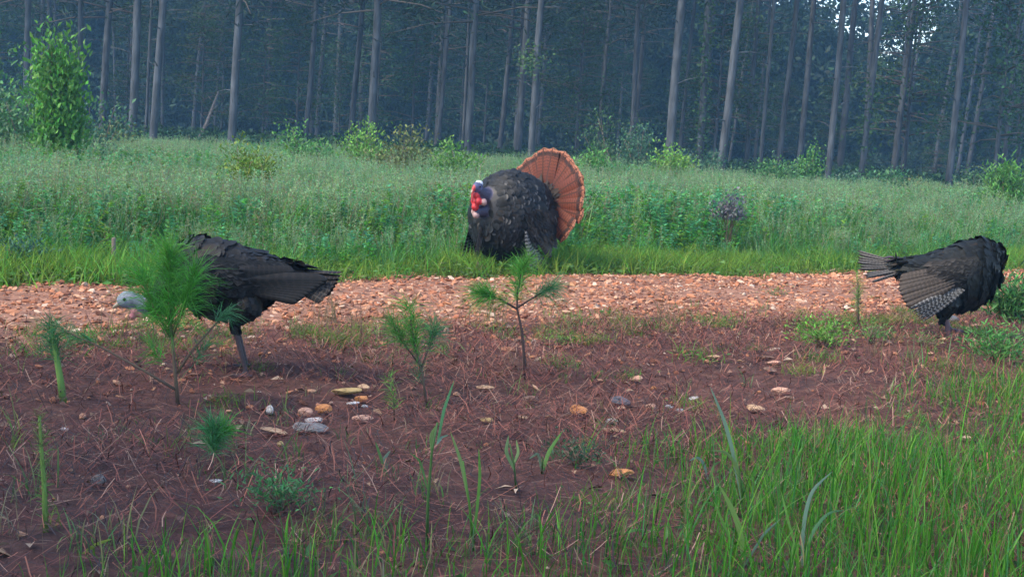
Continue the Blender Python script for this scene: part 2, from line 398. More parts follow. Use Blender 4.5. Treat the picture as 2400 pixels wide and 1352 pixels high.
# ------------------------------------------------------------------ single stones
def rock_colour(c):
    return noise_mat('stone_%d' % len(bpy.data.materials), [(0.3, tuple(np.array(c) * 0.55)), (0.5, c), (0.72, tuple(np.minimum(np.array(c) * 1.35, 0.85)))], scale=1.4, bump=0.5, bscale=6, dist=0.05)
RM = {'white': rock_colour((0.58, 0.55, 0.52)), 'orange': rock_colour((0.52, 0.22, 0.085)), 'pink': rock_colour((0.54, 0.30, 0.21)),
      'tan': rock_colour((0.50, 0.32, 0.19)), 'grey': rock_colour((0.20, 0.19, 0.18)), 'yellow': rock_colour((0.45, 0.31, 0.13)), 'brown': rock_colour((0.20, 0.12, 0.09)), 'slate': rock_colour((0.10, 0.11, 0.13))}
rk = {}
def rock(px, py, wpx, hpx, c, label, group=None, yaw=None):
    p = ground(px, py + hpx * 0.35); m_per = p.y / F
    i = len(rk); kind = 'rock' 
    me = rock_mesh('rock', 300 + i, 3, 0.62, RM[c]); rk[i] = 1
    o = obj(kind, me); wx = wpx * m_per / 2 * 1.12; hz = max(hpx, 10) * m_per * 0.62
    o.scale = (wx, wx * random.uniform(0.7, 0.95), hz); o.location = (p.x, p.y, p.z + hz * 0.28 + .012)
    o.rotation_euler = (random.uniform(-.15, .15), random.uniform(-.15, .15), random.uniform(-.5, .5) if yaw is None else yaw)
    tag(o, label, 'rock', group)
rock(632, 963, 24, 30, 'white', 'small upright white stone beside two orange stones')
rock(715, 968, 36, 30, 'pink', 'pinkish orange stone between the white stone and the orange stone')
rock(758, 960, 40, 38, 'orange', 'blocky orange stone next to a pinkish one')
rock(735, 990, 46, 12, 'white', 'thin pale stone flake lying below the orange stones')
rock(722, 1004, 84, 26, 'grey', 'broad dull grey-brown stone half sunk in pine straw')
rock(642, 1014, 58, 16, 'tan', 'long flat tan stone below the small white stone')
rock(812, 920, 66, 20, 'yellow', 'long yellowish flat stone leaning on a tan stone')
rock(852, 912, 30, 24, 'tan', 'tan stone at the end of the long yellowish stone')
rock(848, 938, 34, 22, 'orange', 'rounded orange stone above the pale pebbles')
rock(826, 950, 28, 9, 'white', 'small flat pale flake beside the rounded orange stone')
rock(854, 957, 16, 12, 'white', 'tiny white pebble under the rounded orange stone')
rock(850, 984, 44, 22, 'pink', 'squat pinkish tan stone standing in brown straw')
rock(1355, 962, 46, 38, 'orange', 'large angular orange stone alone on dark straw')
rock(1433, 990, 30, 14, 'white', 'bright cream stone chip on dark straw near the orange stone')
rock(1440, 1013, 50, 14, 'tan', 'flat tan stone below the bright cream chip')
rock(1527, 957, 26, 24, 'pink', 'pinkish pointed stone beside two cream flakes')
rock(1568, 958, 22, 12, 'white', 'cream flake touching another cream flake')
rock(1592, 966, 20, 10, 'white', 'small cream flake at the end of the flake pair')
rock(1455, 942, 56, 24, 'slate', 'dark blue-grey stone flush with the straw')
rock(1490, 890, 26, 22, 'pink', 'pale pink pebble among dry twigs')
rock(1530, 914, 18, 14, 'orange', 'small orange pebble near the pale pink pebble')
rock(1240, 938, 38, 28, 'brown', 'greyish rounded stone at the foot of the thin-stemmed pine')
rock(1138, 912, 40, 14, 'tan', 'flat tan stone lying beside the thin-stemmed pine')
rock(1142, 988, 34, 16, 'yellow', 'mossy yellow-green stone in dark straw')
rock(1225, 982, 30, 11, 'tan', 'small flat tan stone near the mossy yellow stone')
rock(1455, 1112, 50, 26, 'orange', 'bright orange stone among green grass shoots')
rock(1828, 918, 40, 26, 'pink', 'rounded pink stone beside a darker stone by the grass')
rock(1850, 936, 30, 18, 'brown', 'dark brown stone tucked against the rounded pink stone')
rock(1768, 960, 44, 22, 'tan', 'tan stone half hidden by the grass clump')
rock(1806, 870, 38, 16, 'brown', 'brown stone in a row of three, topmost')
rock(1812, 852, 36, 12, 'pink', 'flat pink-brown stone at the road end of three stones')
rock(1798, 840, 30, 12, 'brown', 'small brown stone where the gravel ends')
rock(1670, 840, 30, 12, 'tan', 'flat tan stone on the gravel margin')
rock(1625, 938, 26, 9, 'white', 'thin cream stone sliver by the arching grass blade')
rock(505, 1135, 36, 14, 'white', 'whitish flat stone in the bare foreground soil')
rock(232, 1128, 40, 36, 'grey', 'rounded olive-grey stone in the bare foreground soil')
rock(150, 1012, 22, 12, 'white', 'small whitish pebble near the slim green stalk')
rock(656, 1045, 22, 20, 'yellow', 'small yellowish pebble in the straw')
rock(2228, 748, 34, 26, 'slate', 'dark slate-blue stone beside the preening turkey\'s foot')
rock(2285, 765, 30, 10, 'pink', 'flat pink stone on the road beside the slate-blue stone')
rock(2208, 798, 26, 12, 'tan', 'pale tan stone at the preening turkey\'s foot')
def pebbles():
    n = 700; x = R.uniform(-4, 5, n); y = R.uniform(2.5, 8.5, n); k = (on_road(x, y) < 0.1); x, y = x[k], y[k]; n = len(x)
    s = np.clip(np.exp(R.normal(math.log(0.008), 0.5, n)), 0.003, 0.02)
    srcs = [rock_mesh('pebble', 150 + k, 1, f, M_chip) for k, f in enumerate((0.5, 0.6, 0.7))]
    scatter('pebbles', np.stack([x, y, gz(x, y) + s * 0.2], 1), zrot(n, 0.2), uni(s), R.integers(0, 3, n), srcs, 'small pebbles strewn through the pine straw', 'pebbles')
pebbles()

# ------------------------------------------------------------------ meadow (stuff): tufts of grass, seed stalks and leafy weeds
G1 = np.array((0.055, 0.225, 0.035)); G2 = np.array((0.10, 0.265, 0.035)); G3 = np.array((0.035, 0.14, 0.03)); MINT = np.array((0.085, 0.30, 0.115)); PALE = np.array((0.20, 0.36, 0.14))
def tuft(kind, seed):
    global R
    keepR = R; R = np.random.default_rng(seed); mb = MB()
    if kind in ('fine', 'tall'):
        n = 70; hh = 0.42 if kind == 'fine' else 0.62
        b = np.stack([R.normal(0, 0.10, n), R.normal(0, 0.10, n), np.zeros(n)], 1)
        pal = np.array([G1, G2, G3, MINT, PALE]); col = pal[R.choice(5, n, p=[.25, .25, .06, .22, .22])] * np.exp(R.normal(0, .15, n))[:, None]
        blades(mb, b, R.uniform(0, 6.28, n), hh * R.uniform(0.5, 1.1, n), R.uniform(0.005, 0.011, n), R.uniform(0.1, 0.7, n), 4, col, 0.8, R.uniform(0, 0.45, n))
    if kind in ('seed', 'tall'):
        for _ in range(5 if kind == 'tall' else 12):
            a = R.uniform(0, 6.28); x, y = R.normal(0, 0.10, 2); h = R.uniform(0.5, 0.72); lx, ly = R.normal(0, 0.07, 2)
            c = np.array((0.16, 0.25, 0.09)) if R.uniform() < .75 else np.array((0.22, 0.17, 0.10))
            tube(mb, [(x, y, 0), (x + lx * .4, y + ly * .4, h * .6), (x + lx, y + ly, h)], [0.002, 0.0018, 0.0012], 3, c)
            k = 16; tt = R.uniform(0.72, 1.0, k); p = np.stack([x + lx * tt ** 2, y + ly * tt ** 2, h * tt], 1)
            leaves(mb, p, rdirs(k, 0.2, 0.9), rdirs(k), 0.028, 0.008, jit((0.26, 0.22, 0.14) if R.uniform() < .18 else (0.20, 0.34, 0.17), k, .15))
    if kind == 'weed':
        for _ in range(5):
            x, y = R.normal(0, 0.07, 2); h = R.uniform(0.3, 0.55); lx, ly = R.normal(0, 0.06, 2)
            tube(mb, [(x, y, 0), (x + lx, y + ly, h)], [0.003, 0.0015], 3, (0.11, 0.15, 0.06))
            k = 34; tt = R.uniform(0.15, 1.0, k); p = np.stack([x + lx * tt, y + ly * tt, h * tt], 1)
            leaves(mb, p, rdirs(k, -0.1, 0.6), rdirs(k, 0.4, 1), R.uniform(0.035, 0.07, k), R.uniform(0.014, 0.026, k), jit(MINT if R.uniform() < .6 else G2, k, .2))
    if kind == 'brown':
        n = 26; b = np.stack([R.normal(0, 0.09, n), R.normal(0, 0.09, n), np.zeros(n)], 1)
        blades(mb, b, R.uniform(0, 6.28, n), R.uniform(0.2, 0.5, n), R.uniform(0.003, 0.007, n), R.uniform(0.0, 0.5, n), 3, jit((0.20, 0.14, 0.08), n, .25), 0.8)
    if kind == 'low':
        n = 60; b = np.stack([R.normal(0, 0.08, n), R.normal(0, 0.08, n), np.zeros(n)], 1)
        blades(mb, b, R.uniform(0, 6.28, n), R.uniform(0.05, 0.15, n), R.uniform(0.003, 0.007, n), R.uniform(0.2, 1.0, n), 3, jit((0.12, 0.24, 0.035), n, .2), 0.8)
        leaves(mb, np.stack([R.normal(0, .09, 24), R.normal(0, .09, 24), R.uniform(.01, .06, 24)], 1), rdirs(24, -.2, .5), rdirs(24, .5, 1), .035, .018, jit((0.10, 0.18, 0.05), 24, .2))
    R = keepR
    return mb.mesh('tuft_' + kind, M_meadow)
def patch(x, y):   # patchiness of the meadow
    return 0.5 + 0.25 * np.sin(0.9 * x + 0.6 * np.sin(0.7 * y)) + 0.25 * np.sin(0.55 * y - 0.8 * x + 1.2)
def meadow():
    kinds = ['fine', 'fine', 'tall', 'tall', 'seed', 'weed', 'weed', 'brown', 'low', 'low']
    srcs = [tuft(k, 40 + i) for i, k in enumerate(kinds)]
    n = 60000
    y = 6.5 + 32 * R.uniform(0, 1, n) ** 1.15; x = R.uniform(-1, 1, n) * (3.2 + 0.48 * y) + 0.3
    e = y - (far_y(x) + wob(x, 2.3)); pt = patch(x, y)
    keep = e > -0.25
    low = e < 0.75 + 0.35 * np.sin(1.3 * x) + R.normal(0, 0.18, n)
    keep &= np.where(low, R.uniform(0, 1, n) < np.clip(0.35 + e * 1.2, 0.1, 1), True)
    u = R.uniform(0, 1, n)
    idx = np.where(u < 0.24, R.integers(0, 2, n), np.where(u < 0.46, R.integers(2, 4, n), np.where(u < 0.46 + 0.13 * (1 - pt), 4, np.where(u < 0.93, R.integers(5, 7, n), np.where(u < 0.96, 7, R.integers(0, 4, n))))))
    idx = np.where((pt > 0.72) & (u > 0.4), R.integers(5, 7, n), idx)
    idx = np.where(low, R.integers(8, 10, n), idx)
    s = np.where(low, R.uniform(0.7, 1.5, n), R.uniform(0.65, 1.15, n) * (0.72 + 0.25 * pt))
    edge = np.clip((e - 0.6) / 1.0, 0.6, 1); s = np.where(low, s, s * edge)
    s = s * np.where(y > 30, 0.85, 1)
    # a hollow where the shrub and the strutting turkey stand stays open enough to see them
    k = keep; x, y, idx, s = x[k], y[k], idx[k], s[k]; n = len(x)
    wide = np.where(idx >= 8, 1.2, 1.15)
    scatter('meadow_grass', np.stack([x, y, gz(x, y) - 0.01], 1), zrot(n, 0.10), np.stack([s * wide, s * wide, s], 1), idx, srcs,
            'tall pale green meadow grass and weeds beyond the gravel road', 'grass')
meadow()

def margin():
    srcs = [tuft('low', 60), tuft('low', 61), tuft('brown', 62)]
    n = 5200; x = R.uniform(-4.5, 6, n); y = R.uniform(3, 12, n); t = on_road(x, y)
    q = .5 + .5 * np.sin(2.9 * x + 1.7 * np.sin(2.2 * y)) * np.sin(3.7 * y)
    k = (R.uniform(0, 1, n) < np.exp(-((t + .02) / .17) ** 2) * (.12 + .88 * q ** 2) + .04 * (t < .1)) ; x, y = x[k], y[k]; n = len(x)
    s = R.uniform(.22, .6, n)
    scatter('margin_grass', np.stack([x, y, gz(x, y) + .004], 1), zrot(n, .1), np.stack([s * 1.3, s * 1.3, s], 1), R.choice(3, n, p=[.45, .4, .15]), srcs, 'thin low yellow-green grass along the near margin of the road', 'grass')
margin()
# ------------------------------------------------------------------ near grass (stuff): the thick stand at the right and sparse shoots elsewhere
BX = [-6, -1.6, -0.8, -0.2, 0.75, 1.6, 2.8, 4.5, 9]; BY = [1.4, 1.9, 2.5, 3.2, 4.6, 5.6, 7.0, 8.6, 12]
def gbound(x): return np.interp(x, BX, BY)
def near_grass():
    mb = MB(); n = 170000
    x = R.uniform(-1.8, 6.0, n); y = R.uniform(1.8, 8.6, n)
    d = gbound(x) - y + 0.35 * np.sin(3.1 * x + 1.3 * y) + 0.25 * np.sin(6.7 * y - 2.2 * x)
    cl = 0.5 + 0.5 * np.sin(5.3 * x + 2 * np.sin(3.7 * y)) * np.sin(4.9 * y + 1)
    p = np.clip((d + 0.15) / 1.3, 0, 1) ** 1.2 * (0.3 + 0.7 * cl)
    k = R.uniform(0, 1, n) < p; x, y, d = x[k], y[k], d[k]; n = len(x)
    h = R.uniform(0.07, 0.26, n) * (0.55 + 0.5 * np.clip(d / 1.5, 0, 1)) * np.where(R.uniform(0, 1, n) < .1, 1.5, 1)
    pal = np.array([(0.05, 0.21, 0.014), (0.075, 0.25, 0.018), (0.032, 0.14, 0.015), (0.12, 0.27, 0.022), (0.06, 0.21, 0.055), (0.20, 0.18, 0.07)])
    col = pal[R.choice(6, n, p=[.28, .24, .17, .14, .1, .07])] * np.exp(R.normal(0, .18, n))[:, None]
    blades(mb, np.stack([x, y, gz(x, y) - 0.005], 1), R.uniform(0, 6.28, n), h, R.uniform(0.0018, 0.0052, n), R.uniform(0.03, 0.6, n), 4, col, 0.7, R.uniform(0, 0.5, n))
    # fine low undergrowth: small leaves
    m = 22000; x = R.uniform(-1.8, 6, m); y = R.uniform(1.8, 8.6, m); d = gbound(x) - y + 0.3 * np.sin(3.1 * x + 1.3 * y)
    k = R.uniform(0, 1, m) < np.clip(d / 1.6, 0, 0.9); x, y = x[k], y[k]; m = len(x)
    leaves(mb, np.stack([x, y, gz(x, y) + R.uniform(0.004, 0.03, m)], 1), rdirs(m, .1, .8), rdirs(m, .3, 1), R.uniform(.015, .05, m), R.uniform(.006, .016, m), jit((0.075, 0.18, 0.04), m, .25))
    o = mb.build('near_grass', M_grass, kind='stuff'); o['label'] = 'thick bright green grass crowding the near right ground'; o['category'] = 'grass'
    # dead stalks standing in the straw
    mb = MB(); n = 5200; x = R.uniform(-4, 5, n); y = R.uniform(2, 8.4, n); cl = np.sin(3.3 * x + 1.5 * np.sin(2.9 * y)) * np.sin(3.9 * y + 1)
    k = (on_road(x, y) < .12) & (R.uniform(0, 1, n) < .35 + .65 * cl); x, y = x[k], y[k]; n = len(x)
    pal = np.array([(.17, .11, .075), (.13, .06, .045), (.24, .18, .11), (.08, .055, .045)])
    blades(mb, np.stack([x, y, gz(x, y) - .004], 1), R.uniform(0, 6.28, n), R.uniform(.02, .11, n), R.uniform(.0012, .003, n), R.uniform(.1, 1.3, n), 3, pal[R.integers(0, 4, n)] * np.exp(R.normal(0, .2, n))[:, None], .8, R.uniform(0, .5, n))
    o = mb.build('dead_stalks', M_dry, kind='stuff'); o['label'] = 'short dead brown stalks standing in the pine straw'; o['category'] = 'dead grass'
    # sparse shoots over the straw and along the road margin
    mb = MB(); c = 1300; cx = R.uniform(-4, 5, c); cy = 2 + 7.5 * R.uniform(0, 1, c) ** 1.3; t = on_road(cx, cy); keep = (t < 0.32)
    keep &= R.uniform(0, 1, c) < np.where(cy < 4.6, 1.0, 0.5)
    for x0, y0 in zip(cx[keep], cy[keep]):
        n = int(R.integers(4, 16)); b = np.stack([x0 + R.normal(0, .03, n), y0 + R.normal(0, .03, n), np.zeros(n)], 1); b[:, 2] = gz(b[:, 0], b[:, 1]) - 0.004
        hh = R.uniform(0.03, 0.13) * (1.3 if y0 < 4 else 0.8)
        cc = [(0.09, 0.20, 0.04), (0.14, 0.20, 0.05), (0.10, 0.17, 0.06), (0.20, 0.17, 0.09)][R.integers(0, 4)]
        blades(mb, b, R.uniform(0, 6.28, n), hh * R.uniform(.5, 1.2, n), R.uniform(.002, .006, n), R.uniform(.1, 1.0, n), 3, jit(cc, n, .2), 0.7, R.uniform(0, .4, n))
    o = mb.build('grass_shoots', M_grass, kind='stuff'); o['label'] = 'thin grass shoots coming up through the pine straw'; o['category'] = 'grass'
near_grass()
# ------------------------------------------------------------------ pine wood behind the meadow
def trunk_mesh(seed, H=17.0):
    global R
    kr = R; R = np.random.default_rng(seed); mb = MB()
    z = np.concatenate([[-0.25, 0, 0.25, 0.6, 1.2], np.linspace(2, H, 12)])
    x = np.cumsum(R.normal(0, 0.018, len(z))); y = np.cumsum(R.normal(0, 0.018, len(z))); x -= x[1]; y -= y[1]
    r = np.interp(z, [-0.25, 0, 0.25, 0.6, 2, H * .6, H], [1.55, 1.4, 1.15, 1.05, 1.0, 0.72, 0.12])
    tube(mb, np.stack([x, y, z], 1), r * 0.115, 10)
    for _ in range(9):                                  # dead branch stubs
        h = R.uniform(1.6, 6.5); a = R.uniform(0, 6.28); L = R.uniform(0.25, 1.1)
        bx, by = np.interp(h, z, x), np.interp(h, z, y)
        p = np.array([bx, by, h]); d = np.array([math.cos(a), math.sin(a), R.uniform(-.15, .35)])
        tube(mb, [p, p + d * L * .5 + (0, 0, .03), p + d * L], [0.02, 0.013, 0.005], 5)
    R = kr
    return mb.mesh('trunk', M_bark, True)
def crown_mesh(seed, z0, H, rad, nb, col, nl=46, ll=0.26, lw=0.05, top=0.3):
    global R
    kr = R; R = np.random.default_rng(seed); mb = MB(); P = []; D = []
    for k in range(nb):
        f = R.uniform(0, 1) ** 0.9; h = z0 + (H - z0) * f; a = R.uniform(0, 6.28)
        L = rad * (1 - (1 - top) * f) * R.uniform(0.55, 1.1); rise = R.uniform(-0.15, 0.35)
        d = np.array([math.cos(a), math.sin(a), rise]); p0 = np.array([0, 0, h])
        tube(mb, [p0, p0 + d * L * .5, p0 + d * L + (0, 0, -.1 * L)], [0.03, 0.018, 0.006], 4, (0.12, 0.10, 0.085))
        n = int(nl * R.uniform(.6, 1.3)); t = R.uniform(.25, 1.05, n) ** .8
        c = p0 + d * (L * t)[:, None] + R.normal(0, 0.16 + 0.04 * rad, (n, 3)); c[:, 2] -= .1 * L * t ** 2
        P.append(c); D.append(d + R.normal(0, .7, (n, 3)) + np.array([0, 0, .2]))
    P = np.concatenate(P); D = np.concatenate(D); n = len(P)
    leaves(mb, P, D, rdirs(n), R.uniform(.6, 1.2, n) * ll, R.uniform(.6, 1.3, n) * lw, jit(col, n, .3, .1), .2)
    R = kr
    return mb.mesh('crown', M_crown)
TR = [trunk_mesh(700 + k) for k in range(5)]
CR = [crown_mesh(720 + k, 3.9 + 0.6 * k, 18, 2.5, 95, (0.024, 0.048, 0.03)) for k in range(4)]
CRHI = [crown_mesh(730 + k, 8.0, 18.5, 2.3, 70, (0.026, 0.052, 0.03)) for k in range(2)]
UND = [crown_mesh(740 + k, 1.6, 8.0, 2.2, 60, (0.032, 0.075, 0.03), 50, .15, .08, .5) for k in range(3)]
UTR = [trunk_mesh(750 + k, 8.0) for k in range(2)]

def pine(x, y, wd, label, group, ci=None, lean=(0, 0), rz=None, crown=None):
    o = empty('pine_tree', (x, y, float(gz(x, y)))); rz = R.uniform(0, 6.28) if rz is None else rz
    o.rotation_euler = (lean[1], lean[0], 0)
    t = obj('trunk', TR[R.integers(0, 5)], o); s = wd / 0.23; t.scale = (s, s, 1.0); t.rotation_euler = (0, 0, rz)
    c = obj('crown', crown or CR[R.integers(0, 4)], o); c.rotation_euler = (0, 0, R.uniform(0, 6.28)); k = R.uniform(.9, 1.15); c.scale = (k, k, 1)
    tag(o, label, 'tree', group); return o
# the trunks one can tell apart: base pixel, a second pixel higher up, width in pixels, distance
FT = [
 (62, 240, 66, 0, 15, 36, 'dim slender pine trunk behind the tall young leafy tree'),
 (186, 240, 189, 0, 13, 39, 'slim blue-grey pine trunk rising beside the tall young leafy tree'),
 (312, 300, 322, 0, 20, 35, 'upright blue-grey pine trunk next to a paler leaning pine'),
 (343, 305, 352, 100, 8, 43, 'very thin pine pole squeezed between two thicker pine trunks'),
 (362, 310, 386, 0, 19, 34, 'pale pine trunk tilting over beside an upright pine'),
 (543, 330, 562, 0, 20, 34, 'single pale pine trunk standing behind the rounded field shrub'),
 (716, 325, 736, 100, 13, 42, 'dim pine trunk deep in shade beyond the low bushes'),
 (872, 335, 891, 20, 20, 35, 'straight pale pine trunk above yellow-green bushes at the field edge'),
 (1028, 320, 1044, 120, 10, 44, 'thin dark pine pole in shade beside a pale straight trunk'),
 (1098, 345, 1115, 40, 18, 36, 'greyish pine trunk behind the squat bright green bush'),
 (1243, 350, 1265, 0, 17, 34, 'pine trunk with a tuft of green sprouts halfway up its stem'),
 (1568, 385, 1592, 80, 22, 33, 'thick pale pine trunk beside the dark spreading bush'),
 (1640, 405, 1662, 0, 18, 36, 'pine trunk wrapped in green climbing vine'),
 (1684, 420, 1729, 10, 20, 32, 'pale pine trunk leaning above the grey weed in the meadow'),
 (1780, 425, 1811, 80, 10, 36, 'thin pale pine pole standing in front of the thicker leaning pair'),
 (1822, 410, 1863, 60, 14, 38, 'leaning grey pine trunk behind a small leafy field bush'),
 (1876, 380, 1908, 20, 15, 41, 'tan-topped pine trunk rising over the small spiky bush'),
 (1940, 435, 1973, 80, 16, 33, 'bright pale pine trunk standing clear at the meadow edge under sky gaps'),
 (2017, 440, 2054, 130, 15, 35, 'green-tinged pine trunk half screened by understory leaves'),
 (2226, 430, 2262, 40, 16, 35, 'lone grey pine trunk before the dark leafy understory'),
 (2383, 400, 2396, 200, 8, 40, 'slender pale pole above the bright young pine at the field edge'),
]
front = []
for i, (bx, by, tx, ty, wpx, Y, lab) in enumerate(FT):
    b = at(bx, by, Y); t = at(tx, ty, Y); dz = t.z - b.z
    lean = math.atan2(t.x - b.x, dz)
    x0 = b.x - math.tan(lean) * (b.z - float(gz(b.x, Y)))
    o = pine(x0, Y, wpx * Y / F * 0.95, lab, 'pines along the meadow edge', lean=(lean, random.uniform(-.02, .02)), crown=(CRHI[i % 2] if i > 13 else None))
    front.append(o); FT[i] = o
# vine on one trunk, a sprout on another
def vine(o, z0, z1, n, r, spread, name, col):
    mb = MB(); z = R.uniform(z0, z1, n); a = R.uniform(0, 6.28, n); rr = r + np.abs(R.normal(0, spread, n))
    p = np.stack([rr * np.cos(a), rr * np.sin(a), z], 1)
    leaves(mb, p, rdirs(n, -.7, .3), rdirs(n), R.uniform(.07, .14, n), R.uniform(.05, .09, n), jit(col, n, .25)); mb.build(name, M_leaf, o)
vine(front[12], 0.3, 6.5, 900, 0.10, 0.07, 'vine', (0.05, 0.11, 0.04))
vine(front[18], 0.3, 3.0, 300, 0.10, 0.10, 'vine', (0.05, 0.11, 0.04))
mbs = MB(); n = 220; P = R.normal(0, 1, (n, 3)) * (0.22, 0.22, 0.2) + (-0.1, -.1, 2.95)
leaves(mbs, P, rdirs(n), rdirs(n), .12, .05, jit((0.06, 0.12, 0.04), n, .25)); mbs.build('sprout', M_leaf, front[10], kind='stuff')
# deeper pines
def deep():
    k = 0; pts = []
    while k < 74:
        y = R.uniform(42, 76); x = R.uniform(-1, 1) * (7 + 0.48 * y) + 1
        if any((x - a) ** 2 + (y - b) ** 2 < 2.4 ** 2 for a, b in pts): continue
        pts.append((x, y)); k += 1
        g = x / y
        hi = 0.10 < g < 0.36
        wd = R.uniform(0.13, 0.25); ln = R.normal(0.01, .028); hc = hi and R.uniform() < .85
        size = 'thin' if wd < .17 else ('stout' if wd > .215 else 'middling'); pose = 'leaning' if abs(ln) > .03 else 'upright'
        lab = '%s %s pine deep in the dim wood with a %s crown' % (size, pose, 'high sparse' if hc else 'low full')
        pine(x, y, wd, lab, lab.replace(' pine', ' pines') + 's', lean=(ln, R.normal(0, .02)), crown=CRHI[R.integers(0, 2)] if hc else None)
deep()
# side ranks of the wood edge just out of frame keep the same wall
for sx in (-1, 1):
    for k in range(5):
        x = sx * (16.5 + 2.6 * k) + 0.8; y = 35 + R.uniform(-1.5, 2)
        pine(x, y, R.uniform(.2, .28), 'pine standing past the end of the meadow-edge row', 'pines past the ends of the row', lean=(R.normal(.01, .02), 0))
# unseen pines added beside the near verge, shortened so their shade lies along the straw
for (x, y) in ((-7.0, -0.4), (-9.2, -2.2), (-6.2, -2.4), (-8.6, 0.2), (-11.5, -3.2), (-10.4, -5.0)):
    pine(x, y, R.uniform(.24, .3), 'unseen pine added on the near verge to shade the pine straw', 'unseen pines added on the near verge', crown=CR[R.integers(0, 4)]).scale = (1, 1, .6)
def understory(px, py, Y, s, label, z=None, grp='leafy understory trees in the wood'):
    b = at(px, py, Y); o = empty('understory_tree', (b.x, Y, float(gz(b.x, Y))))
    t = obj('trunk', UTR[R.integers(0, 2)], o); t.scale = (.55 * s, .55 * s, s)
    c = obj('crown', UND[R.integers(0, 3)], o); c.scale = (s, s, s); c.rotation_euler = (0, 0, R.uniform(0, 6.28)); tag(o, label, 'tree', grp); return o
understory(2335, 380, 36.5, 0.95, 'green leafy understory tree behind the bright young pine')
understory(2120, 380, 45, 1.0, 'leafy understory tree between the green-tinged trunk and the lone grey trunk')
understory(2480, 380, 38, 1.0, 'leafy understory tree at the end of the meadow-edge row')
understory(1350, 350, 48, 0.8, 'shaded leafy tree behind the strutting turkey')
for px in list(range(-80, 2500, 88)):
    Yu = R.uniform(43, 66); su = R.uniform(.45, .95) * (.6 if 1880 < px < 2300 else 1)
    lu = '%s dim leafy tree %s' % ('small' if su < .5 else ('large' if su > .75 else 'middle-sized'), 'close behind the front pines' if Yu < 51 else ('far back in the shaded wood' if Yu > 59 else 'midway into the shaded wood'))
    understory(px + R.uniform(-30, 30), 350, Yu, su, lu, grp=lu.replace('tree', 'trees'))
# leaning dead pole
def dead_pole():
    a = at(450, 330, 37); b = at(512, 215, 38.5); mb = MB(); a.z = 0.0
    g = Vector((a.x, a.y, float(gz(a.x, a.y)) - .1)); v = (b - g)
    tube(mb, [(0, 0, 0), tuple(v * .5 + Vector((.05, 0, .04))), tuple(v)], [.06, .045, .02], 7)
    for k in range(4):
        p = v * (0.4 + .14 * k); tube(mb, [tuple(p), tuple(p + Vector((.25 * (-1) ** k, .1, .25)))], [.012, .004], 4)
    o = mb.build('dead_pole', M_wood); o.location = g; tag(o, 'broken dead pole leaning in the shade of the wood', 'dead tree')
dead_pole()
# the far wood: one dark mass
def far_wood():
    def clump(seed):
        global R
        kr = R; R = np.random.default_rng(seed); mb = MB(); n = 170; p = rdirs(n) * (R.uniform(0, 1, n) ** .4)[:, None] * (0.95, 0.95, 0.75)
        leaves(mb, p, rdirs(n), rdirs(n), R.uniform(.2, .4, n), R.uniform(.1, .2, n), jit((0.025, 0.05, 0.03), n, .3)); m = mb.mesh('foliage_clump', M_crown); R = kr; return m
    src = [clump(k) for k in (1, 2, 3)]
    n = 9000; y = R.uniform(78, 98, n); x = R.uniform(-1, 1, n) * (12 + .5 * y); g = x / y
    hill = 13.5 + 1.5 * np.sin(9 * g) - 8.5 * np.exp(-((g - 0.262) / 0.085) ** 2) - 4 * np.exp(-((g - 0.175) / 0.012) ** 2) - 3.2 * np.exp(-((g - 0.035) / 0.018) ** 2) - 3.0 * np.exp(-((g + 0.12) / 0.012) ** 2)
    z = R.uniform(0, 1, n) ** .9 * hill * R.uniform(.85, 1.08, n)
    lift = R.uniform(0, 1, n) < .06; z = np.where(lift, R.uniform(5, 13, n), z)      # single boughs standing up in the gaps
    s = R.uniform(.8, 1.7, n)
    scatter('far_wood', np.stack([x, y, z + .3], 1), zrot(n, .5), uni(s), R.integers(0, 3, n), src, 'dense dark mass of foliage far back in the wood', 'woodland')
far_wood()

# ------------------------------------------------------------------ bushes and young trees in the field
def undergrowth():
    def clump(seed):
        global R
        kr = R; R = np.random.default_rng(seed); mb = MB(); n = 120; p = rdirs(n, 0, 1) * (R.uniform(0, 1, n) ** .5)[:, None] * (0.6, 0.6, 0.7)
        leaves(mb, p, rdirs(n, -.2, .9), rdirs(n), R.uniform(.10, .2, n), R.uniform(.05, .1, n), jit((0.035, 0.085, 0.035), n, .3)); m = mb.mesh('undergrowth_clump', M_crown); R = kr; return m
    src = [clump(k) for k in (11, 12, 13)]; n = 2600; y = 34.5 + 26 * R.uniform(0, 1, n) ** 1.3; x = R.uniform(-1, 1, n) * (6 + .48 * y)
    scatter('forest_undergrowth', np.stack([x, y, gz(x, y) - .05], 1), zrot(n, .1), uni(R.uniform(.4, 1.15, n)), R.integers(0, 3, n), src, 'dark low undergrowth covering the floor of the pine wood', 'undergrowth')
undergrowth()
